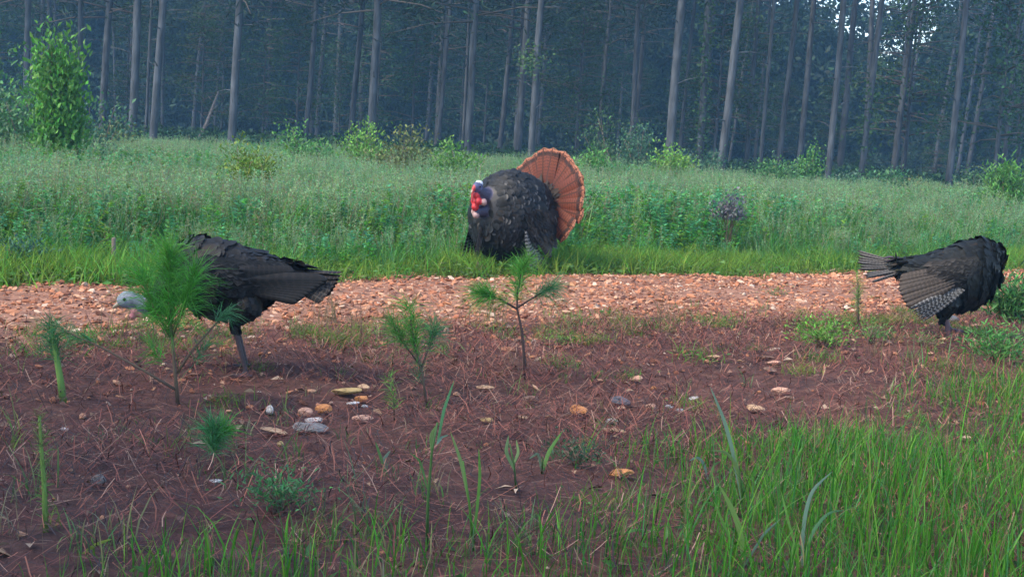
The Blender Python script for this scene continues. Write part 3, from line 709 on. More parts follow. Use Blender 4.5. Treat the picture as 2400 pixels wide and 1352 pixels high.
def bush(name, px, py, Y, wd, ht, n, ll, lw, col, label, cat='bush', grp=None, stems=7, z0=0.0, clump=10, bark=(0.13, 0.10, 0.07), up=0.3, shape=1.0):
    b = at(px, py, Y); g = float(gz(b.x, Y)); o = empty(name, (b.x, Y, g)); mb = MB(); ms = MB()
    cen = []
    for k in range(stems):
        a = R.uniform(0, 6.28); r = wd / 2 * R.uniform(.15, 1) ** .7; h = ht * R.uniform(.55, 1.0) * (1 - .35 * (r / (wd / 2)) ** 2) if shape == 1 else ht * R.uniform(.35, 1.0)
        if shape != 1: r *= (1 - .75 * h / ht)
        tip = np.array([r * math.cos(a), r * math.sin(a), h]); mid = tip * (.4, .4, .5) + R.normal(0, .03 * wd, 3)
        tube(ms, [(R.normal(0, .02), R.normal(0, .02), -.03), tuple(mid), tuple(tip)], [.012 * ht + .003, .008 * ht + .002, .002], 5, bark)
        for t in np.linspace(.25, 1.0, clump): cen.append(mid * 2 * t * (1 - t) + tip * t * t)
    cen = np.array(cen); cc = cen[R.integers(0, len(cen), n)]; sp = .10 * wd + .03
    p = cc + R.normal(0, 1, (n, 3)) * (sp, sp, .07 * ht + .02); k_ = p[:, 2] > .02 + z0; p = p[k_]; n = len(p)
    d = rdirs(n, -.3, .6) + (p / (np.linalg.norm(p, axis=1)[:, None] + .01)) * .6 + np.array([0, 0, up])
    leaves(mb, p, d, rdirs(n, .2, 1), R.uniform(.6, 1.25, n) * ll, R.uniform(.6, 1.25, n) * lw, jit(col, n, .25), .2)
    ms.build('stem', M_stem, o); mb.build('foliage', M_leaf, o); tag(o, label, cat, grp); return o
LIME = (0.14, 0.29, 0.045); MID = (0.085, 0.22, 0.045); DK = (0.05, 0.11, 0.045); TEAL = (0.06, 0.14, 0.08); OLIVE = (0.13, 0.16, 0.05)
bush('young_tree', 130, 400, 16, 0.95, 1.85, 4600, .085, .042, (0.085, 0.23, 0.035), 'tall young leafy tree with pointed tops standing in the meadow', 'young tree', stems=12, shape=2, clump=18, up=.7)
bush('bush', 45, 380, 18, 1.6, 1.35, 2600, .08, .04, (0.07, 0.17, 0.06), 'broad leafy bush at the foot of the tall young tree')
bush('bush', -40, 330, 22, 2.2, 2.3, 2800, .10, .05, (0.05, 0.14, 0.05), 'dark tall bush at the end of the field, beyond the young tree')
bush('bush', 225, 360, 20, 0.9, 1.35, 900, .09, .045, TEAL, 'teal-green side bush leaning from behind the tall young tree')
bush('bush', 262, 350, 24, 0.9, 1.0, 800, .08, .04, OLIVE, 'small olive bush with browning leaves beside the tall young tree')
bush('bush', 577, 420, 13.0, 0.58, 0.86, 4800, .05, .02, (0.12, 0.20, 0.025), 'rounded olive-green shrub standing alone in the meadow', stems=16)
for (px, Y, wd, ht, c, lab) in [
    (720, 24, .9, .85, MID, 'low mid-green bush at the wood edge by the dim pine'),
    (845, 24, 1.0, .80, LIME, 'bright lime bush below the straight pale pine'),
    (935, 22, 1.1, .78, OLIVE, 'wide yellow-olive bush beside the bright lime bush'),
    (1070, 20, .75, .70, (0.10, 0.23, 0.04), 'squat bright green bush close to the strutting turkey'),
    (1395, 24, .7, .68, MID, 'small green bush just past the turkey\'s spread tail'),
    (1440, 30, 1.6, 1.6, DK, 'dark spreading bush under the pines'),
    (1495, 28, .8, 1.25, TEAL, 'upright teal-green bush in front of the dark spreading bush'),
    (1570, 26, 1.0, .65, LIME, 'low lime-green bush at the foot of the thick pale pine'),
    (1640, 30, 1.0, .75, TEAL, 'low teal bush beneath the vine-wrapped pine'),
    (1895, 29, .55, 1.0, MID, 'small spiky bush with a narrow top under the pines'),
    (1840, 27, 1.2, .60, (0.08, 0.19, 0.06), 'broad low green bush before the leaning pine pair'),
    (1985, 28, .8, .50, TEAL, 'low teal bush by the bright pale pine'),
    (2090, 26, 1.0, .62, (0.07, 0.17, 0.07), 'feathery green bush between two leaning pines'),
    (2160, 28, 1.2, .45, OLIVE, 'low olive bush before the lone grey pine'),
    (2290, 30, 1.4, .70, DK, 'dark low bush left of the bright young pine')]:
    bush('bush', px, 400, Y, wd, ht + .33, 1700 if wd < 1 else 2400, .075, .037, c, lab.replace('left of', 'next to'), 'bush', 'bushes along the wood edge', stems=9)
bush('young_pine', 2360, 430, 20, .85, 1.0, 3600, .10, .022, (0.10, 0.25, 0.05), 'bright green young pine at the far end of the meadow', 'young pine', stems=11, shape=2)
# grey weed
bush('grey_weed', 1710, 480, 12.2, .22, .63, 2200, .045, .024, (0.13, 0.135, 0.14), 'grey mottled weed head on a brown stem in the meadow', 'weed', stems=12, z0=.36, bark=(.10, .07, .045))
# weeds along the road
for (px, py, wpx, hpx, c, n, lab, nm) in [
    (62, 636, 110, 85, (0.05, 0.14, 0.09), 360, 'dark teal broad-leaved weed at the meadow front near the wooden stake', 'leafy_weed'),
    (1930, 815, 130, 70, (0.12, 0.26, 0.04), 420, 'bright green low weed clump on the near road edge', 'leafy_weed'),
    (2040, 805, 60, 60, (0.10, 0.22, 0.05), 160, 'small green weed growing beside the bright low clump', 'leafy_weed'),
    (1818, 698, 46, 24, (0.09, 0.21, 0.05), 90, 'little green rosette alone on the gravel', 'leafy_weed'),
    (1355, 1095, 80, 55, (0.04, 0.10, 0.045), 240, 'dark green prickly weed in the foreground straw', 'leafy_weed'),
    (2165, 812, 80, 30, (0.10, 0.20, 0.05), 160, 'green weed at the preening turkey\'s feet', 'leafy_weed'),
    (2365, 760, 120, 130, (0.07, 0.19, 0.05), 480, 'tall green weed past the preening turkey\'s breast', 'leafy_weed'),
    (2330, 850, 120, 90, (0.08, 0.22, 0.05), 420, 'leafy green clump below the preening turkey', 'leafy_weed'),
    (1245, 632, 60, 62, (0.07, 0.21, 0.05), 170, 'bladed green weed hiding the strutting turkey\'s foot', 'leafy_weed'),
    (1120, 648, 46, 40, (0.10, 0.24, 0.04), 120, 'light green weed below the strutting turkey\'s breast', 'leafy_weed'),
    (660, 1205, 110, 110, (0.06, 0.18, 0.06), 260, 'low green weed in the near straw with narrow leaves', 'leafy_weed'),
    (1310, 815, 70, 34, (0.13, 0.23, 0.05), 130, 'yellow-green low plant on the road margin by the thin-stemmed pine', 'leafy_weed')]:
    b = ground(px, py); k = b.y / F
    bush(nm, px, py, b.y, wpx * k, hpx * k, int(n * 2.2), max(.19 * hpx * k, .018), max(.05 * hpx * k, .005), c, lab, 'weed', None, stems=10)

# wooden stake
def stake():
    b = ground(264, 640); k = b.y / F; h = 62 * k * 1.35; mb = MB()
    tube(mb, [(0, 0, -.05), (.003, 0, h * .5), (0, .004, h * .96), (0, .004, h)], [.015, .014, .013, .011], 7)
    o = mb.build('wooden_stake', M_wood); o.location = b; tag(o, 'short dark wooden stake standing at the meadow front', 'stake')
stake()

# ------------------------------------------------------------------ pine seedlings
def needles(mb, p, d, L, wd, col, droop=.25):
    n = len(p); d = d / (np.linalg.norm(d, axis=1)[:, None] + 1e-9); L = (np.asarray(L) * np.ones(n))[:, None]
    s = np.cross(d, rdirs(n)); s /= np.linalg.norm(s, axis=1)[:, None] + 1e-9; s = s * (np.asarray(wd) * np.ones(n))[:, None] / 2
    g = np.array([0, 0, -1.0])
    c0 = p; c1 = p + d * L * .5 + g * droop * L * .12; c2 = p + d * L + g * droop * L * .5
    v = np.stack([c0 - s, c0 + s, c1 - s, c1 + s, c2 - s * .15, c2 + s * .15], 1).reshape(-1, 3)
    b = np.arange(n)[:, None] * 6
    mb.add(v, np.concatenate([b + np.array([0, 1, 3, 2]), b + np.array([2, 3, 5, 4])], 0), None, np.repeat(col, 6, 0))
def seedling(bpx, stems, tufts, label, stemcol=(.11, .08, .055), cat='pine seedling', name='pine_seedling', Y=None):
    """stems: pixel polylines with a pixel width; tufts: pixel segment, needle length in pixels, count, colour"""
    b = ground(*bpx); Y = Y or b.y; k = Y / F; o = empty(name, b); ms = MB(); mn = MB()
    def L3(px, py, dy=0.0): return np.array(at(px, py, Y + dy) - b)
    for pts, wpx, dy in stems:
        P = [L3(x, y, dy * i / max(1, len(pts) - 1)) for i, (x, y) in enumerate(pts)]
        if pts[0] == bpx: P[0][2] -= .01
        tube(ms, P, np.linspace(wpx, wpx * .45, len(P)) * k / 2, 6, stemcol)
    for (x0, y0, x1, y1), lpx, cnt, col, dy in tufts:
        a, e = L3(x0, y0, dy * .6), L3(x1, y1, dy); t = R.uniform(0, 1, cnt)
        p = a[None] + (e - a)[None] * t[:, None] + R.normal(0, .006, (cnt, 3)); ax = (e - a) / (np.linalg.norm(e - a) + 1e-6)
        d = rdirs(cnt) + ax[None] * R.uniform(.5, 1.4, cnt)[:, None]
        needles(mn, p, d, lpx * k * R.uniform(.6, 1.1, cnt), R.uniform(.0010, .0020, cnt), jit(col, cnt, .25, .1), .5)
    ms.build('stem', M_stem, o, True); mn.build('needles', M_leaf, o); tag(o, label, cat); return o
GN = (0.06, 0.25, 0.03); GY = (0.11, 0.27, 0.04); GT = (0.05, 0.19, 0.065)
seedling((418, 950), [([(418, 950), (410, 870), (402, 780), (396, 690), (398, 600)], 11, 0), ([(415, 915), (340, 870), (240, 815), (150, 775)], 8, -.1), ([(410, 880), (455, 815), (500, 765), (528, 735)], 7, .05), ([(404, 800), (360, 720), (335, 650)], 6, .06), ([(404, 790), (440, 700), (455, 640)], 6, -.06)],
         [((400, 790, 397, 590), 110, 900, GN, 0), ((375, 760, 332, 640), 100, 460, GN, .06), ((425, 740, 458, 630), 100, 460, GN, -.06), ((505, 755, 532, 728), 60, 130, (0.06, 0.19, 0.08), .05), ((230, 810, 130, 765), 55, 150, GT, -.1), ((460, 850, 480, 810), 70, 80, GT, .05), ((380, 850, 350, 800), 70, 90, GN, 0), ((398, 640, 398, 580), 85, 160, GY, 0)],
         'large bushy pine seedling growing before the feeding turkey\'s neck')
seedling((150, 942), [([(150, 942), (140, 880), (128, 810), (120, 765)], 20, 0)], [((130, 830, 118, 755), 62, 260, (0.06, 0.17, 0.06), 0), ((135, 850, 125, 800), 75, 90, GT, 0)],
         'pine seedling with thick pale green stem and topknot of needles', (.14, .25, .06))
seedling((108, 1245), [([(108, 1245), (104, 1150), (97, 1050), (92, 975)], 15, 0)], [((97, 1060, 90, 960), 34, 120, (0.14, 0.13, 0.05), 0), ((107, 1220, 98, 1020), 36, 170, (.10, .19, .04), 0)],
         'slim upright green stalk with a browning tip in the foreground', (.13, .21, .05), 'plant stalk', 'green_stalk')
seedling((505, 1105), [([(505, 1105), (500, 1060), (500, 1010)], 8, 0)], [((502, 1060, 500, 1000), 84, 420, GT, 0), ((502, 1040, 530, 1000), 70, 160, GN, .02)], 'short pine seedling with a round dark green tuft in bare soil')
seedling((1002, 955), [([(1002, 955), (990, 880), (970, 800), (960, 740)], 8, 0), ([(985, 870), (1010, 800), (1018, 770)], 5, .05), ([(980, 850), (935, 790), (920, 760)], 5, -.05)],
         [((975, 830, 958, 715), 78, 340, GN, 0), ((1005, 820, 1020, 760), 70, 240, GT, .05), ((950, 810, 915, 750), 70, 260, (.08, .22, .04), -.05), ((985, 900, 980, 850), 55, 60, GT, 0)], 'airy pine seedling between the turkeys with spreading pale needles')
seedling((1232, 890), [([(1232, 890), (1228, 830), (1222, 770), (1212, 724), (1212, 690), (1222, 640)], 8, 0), ([(1212, 724), (1170, 700), (1130, 688)], 6, -.05), ([(1214, 720), (1262, 690), (1295, 672)], 5, .06)],
         [((1160, 695, 1125, 682), 72, 300, GN, -.05), ((1212, 705, 1224, 620), 66, 330, GN, 0), ((1255, 694, 1300, 668), 66, 260, GT, .06), ((1225, 640, 1240, 600), 52, 180, GY, 0), ((1190, 710, 1150, 694), 60, 140, GY, -.04)], 'thin-stemmed pine seedling with bare dark lower stem', (.06, .04, .035))
seedling((2012, 775), [([(2012, 775), (2010, 720), (2010, 660)], 8, 0)], [((2011, 740, 2010, 645), 34, 220, GN, 0)], 'narrow upright pine seedling beside the preening turkey\'s tail')
seedling((925, 985), [([(925, 985), (922, 930), (915, 890)], 5, 0)], [((924, 960, 914, 880), 40, 110, GY, 0)], 'small yellowish pine seedling growing by the pale pebbles')

# ------------------------------------------------------------------ tall single grass plants of the foreground
def ribbon(mb, P, w0, col, fold=.25):
    P = np.asarray(P, float); n = 14; t = np.linspace(0, 1, len(P)); tt = np.linspace(0, 1, n)
    C = np.stack([np.interp(tt, t, P[:, i]) for i in range(3)], 1)
    for _ in range(2): C[1:-1] = (C[:-2] + 2 * C[1:-1] + C[2:]) / 4
    d = np.gradient(C, axis=0); d /= np.linalg.norm(d, axis=1)[:, None]
    s = np.cross(d, np.array([.25, 1, .2])); s /= np.linalg.norm(s, axis=1)[:, None] + 1e-9; nn = np.cross(s, d)
    wv = w0 * np.clip(np.sin(np.pi * np.clip(.12 + .88 * tt, 0, 1)) ** .6, .05, 1)[:, None] / 2
    v = np.stack([C - s * wv + nn * wv * fold, C, C + s * wv + nn * wv * fold], 1).reshape(-1, 3); q = []
    for i in range(n - 1):
        for j in range(2): q.append((i * 3 + j, i * 3 + j + 1, i * 3 + j + 4, i * 3 + j + 3))
    mb.add(v, q, None, col)
def grass_plant(bpx, parts, label):
    b = ground(*bpx); o = empty('grass_plant', b); ms = MB()
    for kind, pts, wpx, col in parts:
        dy = R.uniform(-.05, .05); k = b.y / F
        P = [np.array(at(x, y, b.y + dy * i / (len(pts) - 1)) - b) for i, (x, y) in enumerate(pts)]
        if kind == 'stem': tube(ms, P, np.linspace(wpx, wpx * .5, len(P)) * k / 2, 5, col)
        else:
            mb = MB(); ribbon(mb, P, wpx * .62 * k, col); mb.build('blade', M_grass, o)
    if ms.n: ms.build('stem', M_grass, o)
    tag(o, label, 'grass', 'single tall grass plants in the foreground')
gA = (.10, .20, .06); gB = (.16, .24, .08); gC = (.15, .24, .16); gD = (.12, .26, .05)
grass_plant((1000, 1290), [('stem', [(1000, 1290), (1003, 1170), (1012, 1060), (1025, 990)], 9, gA), ('blade', [(1012, 1060), (1010, 1020), (1028, 990)], 16, gB), ('blade', [(1025, 1040), (1040, 960), (1065, 890)], 12, (.08, .22, .09)), ('blade', [(1003, 1150), (985, 1080), (960, 1060)], 10, gA)], 'tall grass plant whose leaf points up beside the pale leaf scrap')
grass_plant((1110, 1290), [('stem', [(1110, 1290), (1100, 1180), (1085, 1080)], 8, gD), ('blade', [(1100, 1180), (1080, 1080), (1055, 1010)], 14, gB), ('blade', [(1112, 1250), (1125, 1120), (1122, 1050)], 12, gD), ('blade', [(1050, 1020), (1035, 1025), (1022, 1042)], 12, gC)], 'tall grass plant bent at its top in the foreground centre')
grass_plant((1745, 1200), [('blade', [(1745, 1200), (1722, 1080), (1700, 990), (1664, 905)], 16, gC), ('blade', [(1745, 1200), (1730, 1100), (1705, 1058), (1660, 1055)], 13, gB), ('stem', [(1745, 1200), (1735, 1120), (1722, 1060)], 7, gA)], 'grass plant with a long pale blade arching over the stones')
grass_plant((1742, 1330), [('blade', [(1742, 1330), (1738, 1250), (1715, 1190), (1685, 1135)], 22, (.17, .28, .07)), ('blade', [(1742, 1330), (1700, 1240), (1672, 1170)], 12, gD), ('blade', [(1742, 1330), (1790, 1250), (1830, 1215)], 10, gC)], 'grass plant with a broad yellow-green blade leaning over')
grass_plant((1880, 1340), [('blade', [(1880, 1340), (1882, 1230), (1900, 1150), (1950, 1105)], 15, gC), ('blade', [(1880, 1340), (1900, 1250), (1940, 1200), (1980, 1195)], 13, (.11, .24, .10)), ('blade', [(1880, 1340), (1850, 1230), (1830, 1150)], 10, gD)], 'grass plant with two pale blades curving the same way')
grass_plant((1660, 1130), [('blade', [(1660, 1130), (1650, 1085), (1635, 1070), (1615, 1080)], 12, (.19, .28, .20)), ('blade', [(1660, 1130), (1672, 1090), (1690, 1080)], 9, gA)], 'small grass plant with a whitish blade hooked over')
grass_plant((905, 1110), [('blade', [(905, 1110), (900, 1075), (915, 1055)], 14, (.16, .22, .15)), ('blade', [(905, 1110), (888, 1060), (880, 1035)], 12, gA)], 'small grass plant with a pale twisted leaf on dark straw')
grass_plant((240, 1300), [('blade', [(190, 1300), (225, 1275), (262, 1262)], 14, (.20, .26, .05)), ('blade', [(275, 1310), (268, 1280), (262, 1240)], 9, gA)], 'yellow-green grass blade bowed low at the foreground edge')
grass_plant((1210, 1150), [('stem', [(1210, 1150), (1205, 1090), (1195, 1040)], 6, gA), ('blade', [(1205, 1100), (1185, 1060), (1192, 1020)], 15, (.15, .24, .10)), ('blade', [(1205, 1085), (1215, 1060), (1210, 1030)], 12, gB)], 'grass plant holding a pale pointed leaf above dark straw')
grass_plant((1270, 1110), [('blade', [(1270, 1110), (1285, 1060), (1318, 1010)], 15, (.12, .25, .05)), ('blade', [(1270, 1110), (1262, 1060), (1240, 1075)], 11, (.16, .22, .13)), ('stem', [(1270, 1110), (1272, 1070)], 6, gA)], 'grass plant with one bright blade slanting toward the orange stone')
# ------------------------------------------------------------------ turkeys
def feather_mat(name, stops, bars=None, shaft=(0.3, 0.25, 0.2), rough=0.45, mott=0.25):
    """long feather: colour along its length (UV v), dark/light bars, pale shaft"""
    m, nt, b = new_mat(name)
    tc = N_(nt, 'ShaderNodeTexCoord'); sp = N_(nt, 'ShaderNodeSeparateXYZ'); nt.links.new(tc.outputs['UV'], sp.inputs[0])
    nz = N_(nt, 'ShaderNodeTexNoise'); nz.inputs['Scale'].default_value = 30; nz.inputs['Detail'].default_value = 4
    nt.links.new(tc.outputs['Object'], nz.inputs['Vector'])
    ad = N_(nt, 'ShaderNodeMath', operation='MULTIPLY_ADD'); ad.inputs[1].default_value = 0.07; nt.links.new(nz.outputs['Fac'], ad.inputs[0]); nt.links.new(sp.outputs['Y'], ad.inputs[2])
    sb = N_(nt, 'ShaderNodeMath', operation='SUBTRACT'); sb.inputs[1].default_value = 0.025; nt.links.new(ad.outputs[0], sb.inputs[0])
    cr = N_(nt, 'ShaderNodeValToRGB'); e = cr.color_ramp.elements
    while len(e) < len(stops): e.new(0.5)
    for k, (p, c) in enumerate(stops): e[k].position = p; e[k].color = (*c, 1)
    nt.links.new(sb.outputs[0], cr.inputs[0]); src = cr.outputs[0]
    if bars:
        fq, c2, lo = bars
        ml = N_(nt, 'ShaderNodeMath', operation='MULTIPLY'); ml.inputs[1].default_value = fq; nt.links.new(sb.outputs[0], ml.inputs[0])
        oi = N_(nt, 'ShaderNodeObjectInfo'); m3 = N_(nt, 'ShaderNodeMath', operation='MULTIPLY_ADD'); m3.inputs[1].default_value = 40.0; nt.links.new(oi.outputs['Random'], m3.inputs[0]); nt.links.new(ml.outputs[0], m3.inputs[2]); ml = m3
        sn = N_(nt, 'ShaderNodeMath', operation='SINE'); nt.links.new(ml.outputs[0], sn.inputs[0])
        mr = N_(nt, 'ShaderNodeMapRange'); mr.inputs[1].default_value = lo; mr.inputs[2].default_value = lo + .35; nt.links.new(sn.outputs[0], mr.inputs[0])
        mx = N_(nt, 'ShaderNodeMix', data_type='RGBA'); mx.inputs[7].default_value = (*c2, 1); nt.links.new(mr.outputs[0], mx.inputs[0]); nt.links.new(src, mx.inputs[6]); src = mx.outputs[2]
    # shaft
    s1 = N_(nt, 'ShaderNodeMath', operation='SUBTRACT'); s1.inputs[1].default_value = .5; nt.links.new(sp.outputs['X'], s1.inputs[0])
    s2 = N_(nt, 'ShaderNodeMath', operation='ABSOLUTE'); nt.links.new(s1.outputs[0], s2.inputs[0])
    s3 = N_(nt, 'ShaderNodeMath', operation='LESS_THAN'); s3.inputs[1].default_value = .045; nt.links.new(s2.outputs[0], s3.inputs[0])
    mx = N_(nt, 'ShaderNodeMix', data_type='RGBA'); mx.inputs[7].default_value = (*shaft, 1); nt.links.new(s3.outputs[0], mx.inputs[0]); nt.links.new(src, mx.inputs[6])
    nt.links.new(mx.outputs[2], b.inputs['Base Color']); b.inputs['Roughness'].default_value = max(rough, .62); b.inputs['Specular IOR Level'].default_value = .15
    # fine barbs
    wv = N_(nt, 'ShaderNodeTexWave'); wv.inputs['Scale'].default_value = 40; wv.inputs['Distortion'].default_value = 1.5; nt.links.new(tc.outputs['UV'], wv.inputs['Vector'])
    bp = N_(nt, 'ShaderNodeBump'); bp.inputs['Strength'].default_value = .15; bp.inputs['Distance'].default_value = .002; nt.links.new(wv.outputs['Fac'], bp.inputs['Height']); nt.links.new(bp.outputs[0], b.inputs['Normal'])
    return m
M_fan = feather_mat('fan_feather', [(0.0, (0.05, 0.025, 0.018)), (0.3, (0.06, 0.019, 0.012)), (0.62, (0.115, 0.031, 0.018)), (0.83, (0.13, 0.039, 0.022)), (0.86, (0.03, 0.016, 0.013)), (0.91, (0.022, 0.014, 0.012)), (0.935, (0.22, 0.075, 0.042)), (1.0, (0.29, 0.13, 0.075))], (110, (0.06, 0.019, 0.012), 0.55), (0.055, 0.021, 0.014))
M_prim = feather_mat('primary_feather', [(0.0, (0.02, 0.02, 0.02)), (1.0, (0.035, 0.032, 0.03))], (78, (0.15, 0.147, 0.145), 0.2), (0.11, 0.105, 0.10))
M_sec = feather_mat('secondary_feather', [(0.0, (0.022, 0.018, 0.015)), (0.8, (0.036, 0.028, 0.023)), (1.0, (0.055, 0.042, 0.035))], (80, (0.055, 0.043, 0.036), 0.2), (0.05, 0.04, 0.034))
M_tail = feather_mat('tail_feather_dark', [(0.0, (0.015, 0.014, 0.014)), (0.7, (0.03, 0.023, 0.018)), (0.86, (0.012, 0.011, 0.011)), (0.95, (0.012, 0.011, 0.011)), (1.0, (0.06, 0.042, 0.032))], (90, (0.055, 0.04, 0.03), 0.5), (0.05, 0.045, 0.04))
M_pale = feather_mat('pale_edged_feather', [(0.0, (0.02, 0.017, 0.015)), (0.7, (0.028, 0.024, 0.022)), (1.0, (0.05, 0.045, 0.042))], (85, (0.07, 0.06, 0.052), 0.3), (0.20, 0.19, 0.18))
M_darkwing = feather_mat('dark_flight_feather', [(0.0, (0.010, 0.010, 0.011)), (1.0, (0.017, 0.016, 0.015))], (70, (0.022, 0.019, 0.017), 0.3), (0.02, 0.018, 0.017), 0.6)
M_plume = leaf_mat('plumage', rough=0.6, trans=0.0, spec=0.22)
M_skin = leaf_mat('turkey_skin', rough=0.55, trans=0.0, spec=0.4)
M_beak, _nt, _b = new_mat('beak'); _b.inputs['Base Color'].default_value = (0.30, 0.24, 0.17, 1); _b.inputs['Roughness'].default_value = .4
M_eye, _nt, _b = new_mat('eye'); _b.inputs['Base Color'].default_value = (0.01, 0.008, 0.006, 1); _b.inputs['Roughness'].default_value = .08

def long_feather_mesh(name, mat, L=1.0, W=0.2, tipround=.14, camber=.05, curve=0.0, point=False):
    ns, na = 22, 6; mb = MB(); s = np.linspace(0, 1, ns); a = np.linspace(-1, 1, na + 1)
    wp = np.minimum(1, .25 + s * 3.2) * np.where(s > 1 - tipround, np.sqrt(np.clip(1 - ((s - 1 + tipround) / tipround) ** 2, .0, 1)), 1)
    if point: wp = np.minimum(1, .3 + s * 3) * np.clip((1 - s) / .45, 0, 1) ** .55
    wp = np.maximum(wp, .04)
    X = np.repeat((s * L)[:, None], na + 1, 1); Y = a[None] * wp[:, None] * W / 2
    Z = -camber * W * (a[None] ** 2) * np.ones((ns, 1)) + curve * L * (s ** 2)[:, None]
    v = np.stack([X, Y, Z], -1).reshape(-1, 3); k = na + 1
    i, j = np.meshgrid(np.arange(ns - 1), np.arange(na), indexing='ij'); q = (i * k + j).ravel()
    uv = np.stack([np.repeat((a[None] + 1) / 2, ns, 0), np.repeat(s[:, None], k, 1)], -1).reshape(-1, 2)
    mb.add(v, np.stack([q, q + k, q + k + 1, q + 1], 1), None, (1, 1, 1), uv)
    return mb.mesh(name, mat, True)
FM = {'fan': long_feather_mesh('tail_feather', M_fan, 1, .30, .06, .10, -.0), 'prim': long_feather_mesh('flight_feather', M_prim, 1, .12, .2, .2, -.03, True),
      'sec': long_feather_mesh('flight_feather', M_sec, 1, .20, .13, .2, -.03), 'tail': long_feather_mesh('tail_feather', M_tail, 1, .20, .08, .12, -.02),
      'pale': long_feather_mesh('tail_feather', M_pale, 1, .16, .2, .25, -.02), 'dark': long_feather_mesh('flight_feather', M_darkwing, 1, .15, .16, .2, -.03)}
def place_feather(name, kind, parent, p0, p1, nrm, wscale=1.0):
    p0, p1, nrm = Vector(p0), Vector(p1), Vector(nrm); x = p1 - p0; L = x.length; x.normalize()
    y = nrm.cross(x); y.normalize(); z = x.cross(y)
    o = obj(name, FM[kind], parent)
    m = Matrix(((x.x, y.x, z.x, p0.x), (x.y, y.y, z.y, p0.y), (x.z, y.z, z.z, p0.z), (0, 0, 0, 1)))
    o.matrix_local = m @ Matrix.Diagonal((L, L * wscale, L, 1)); return o

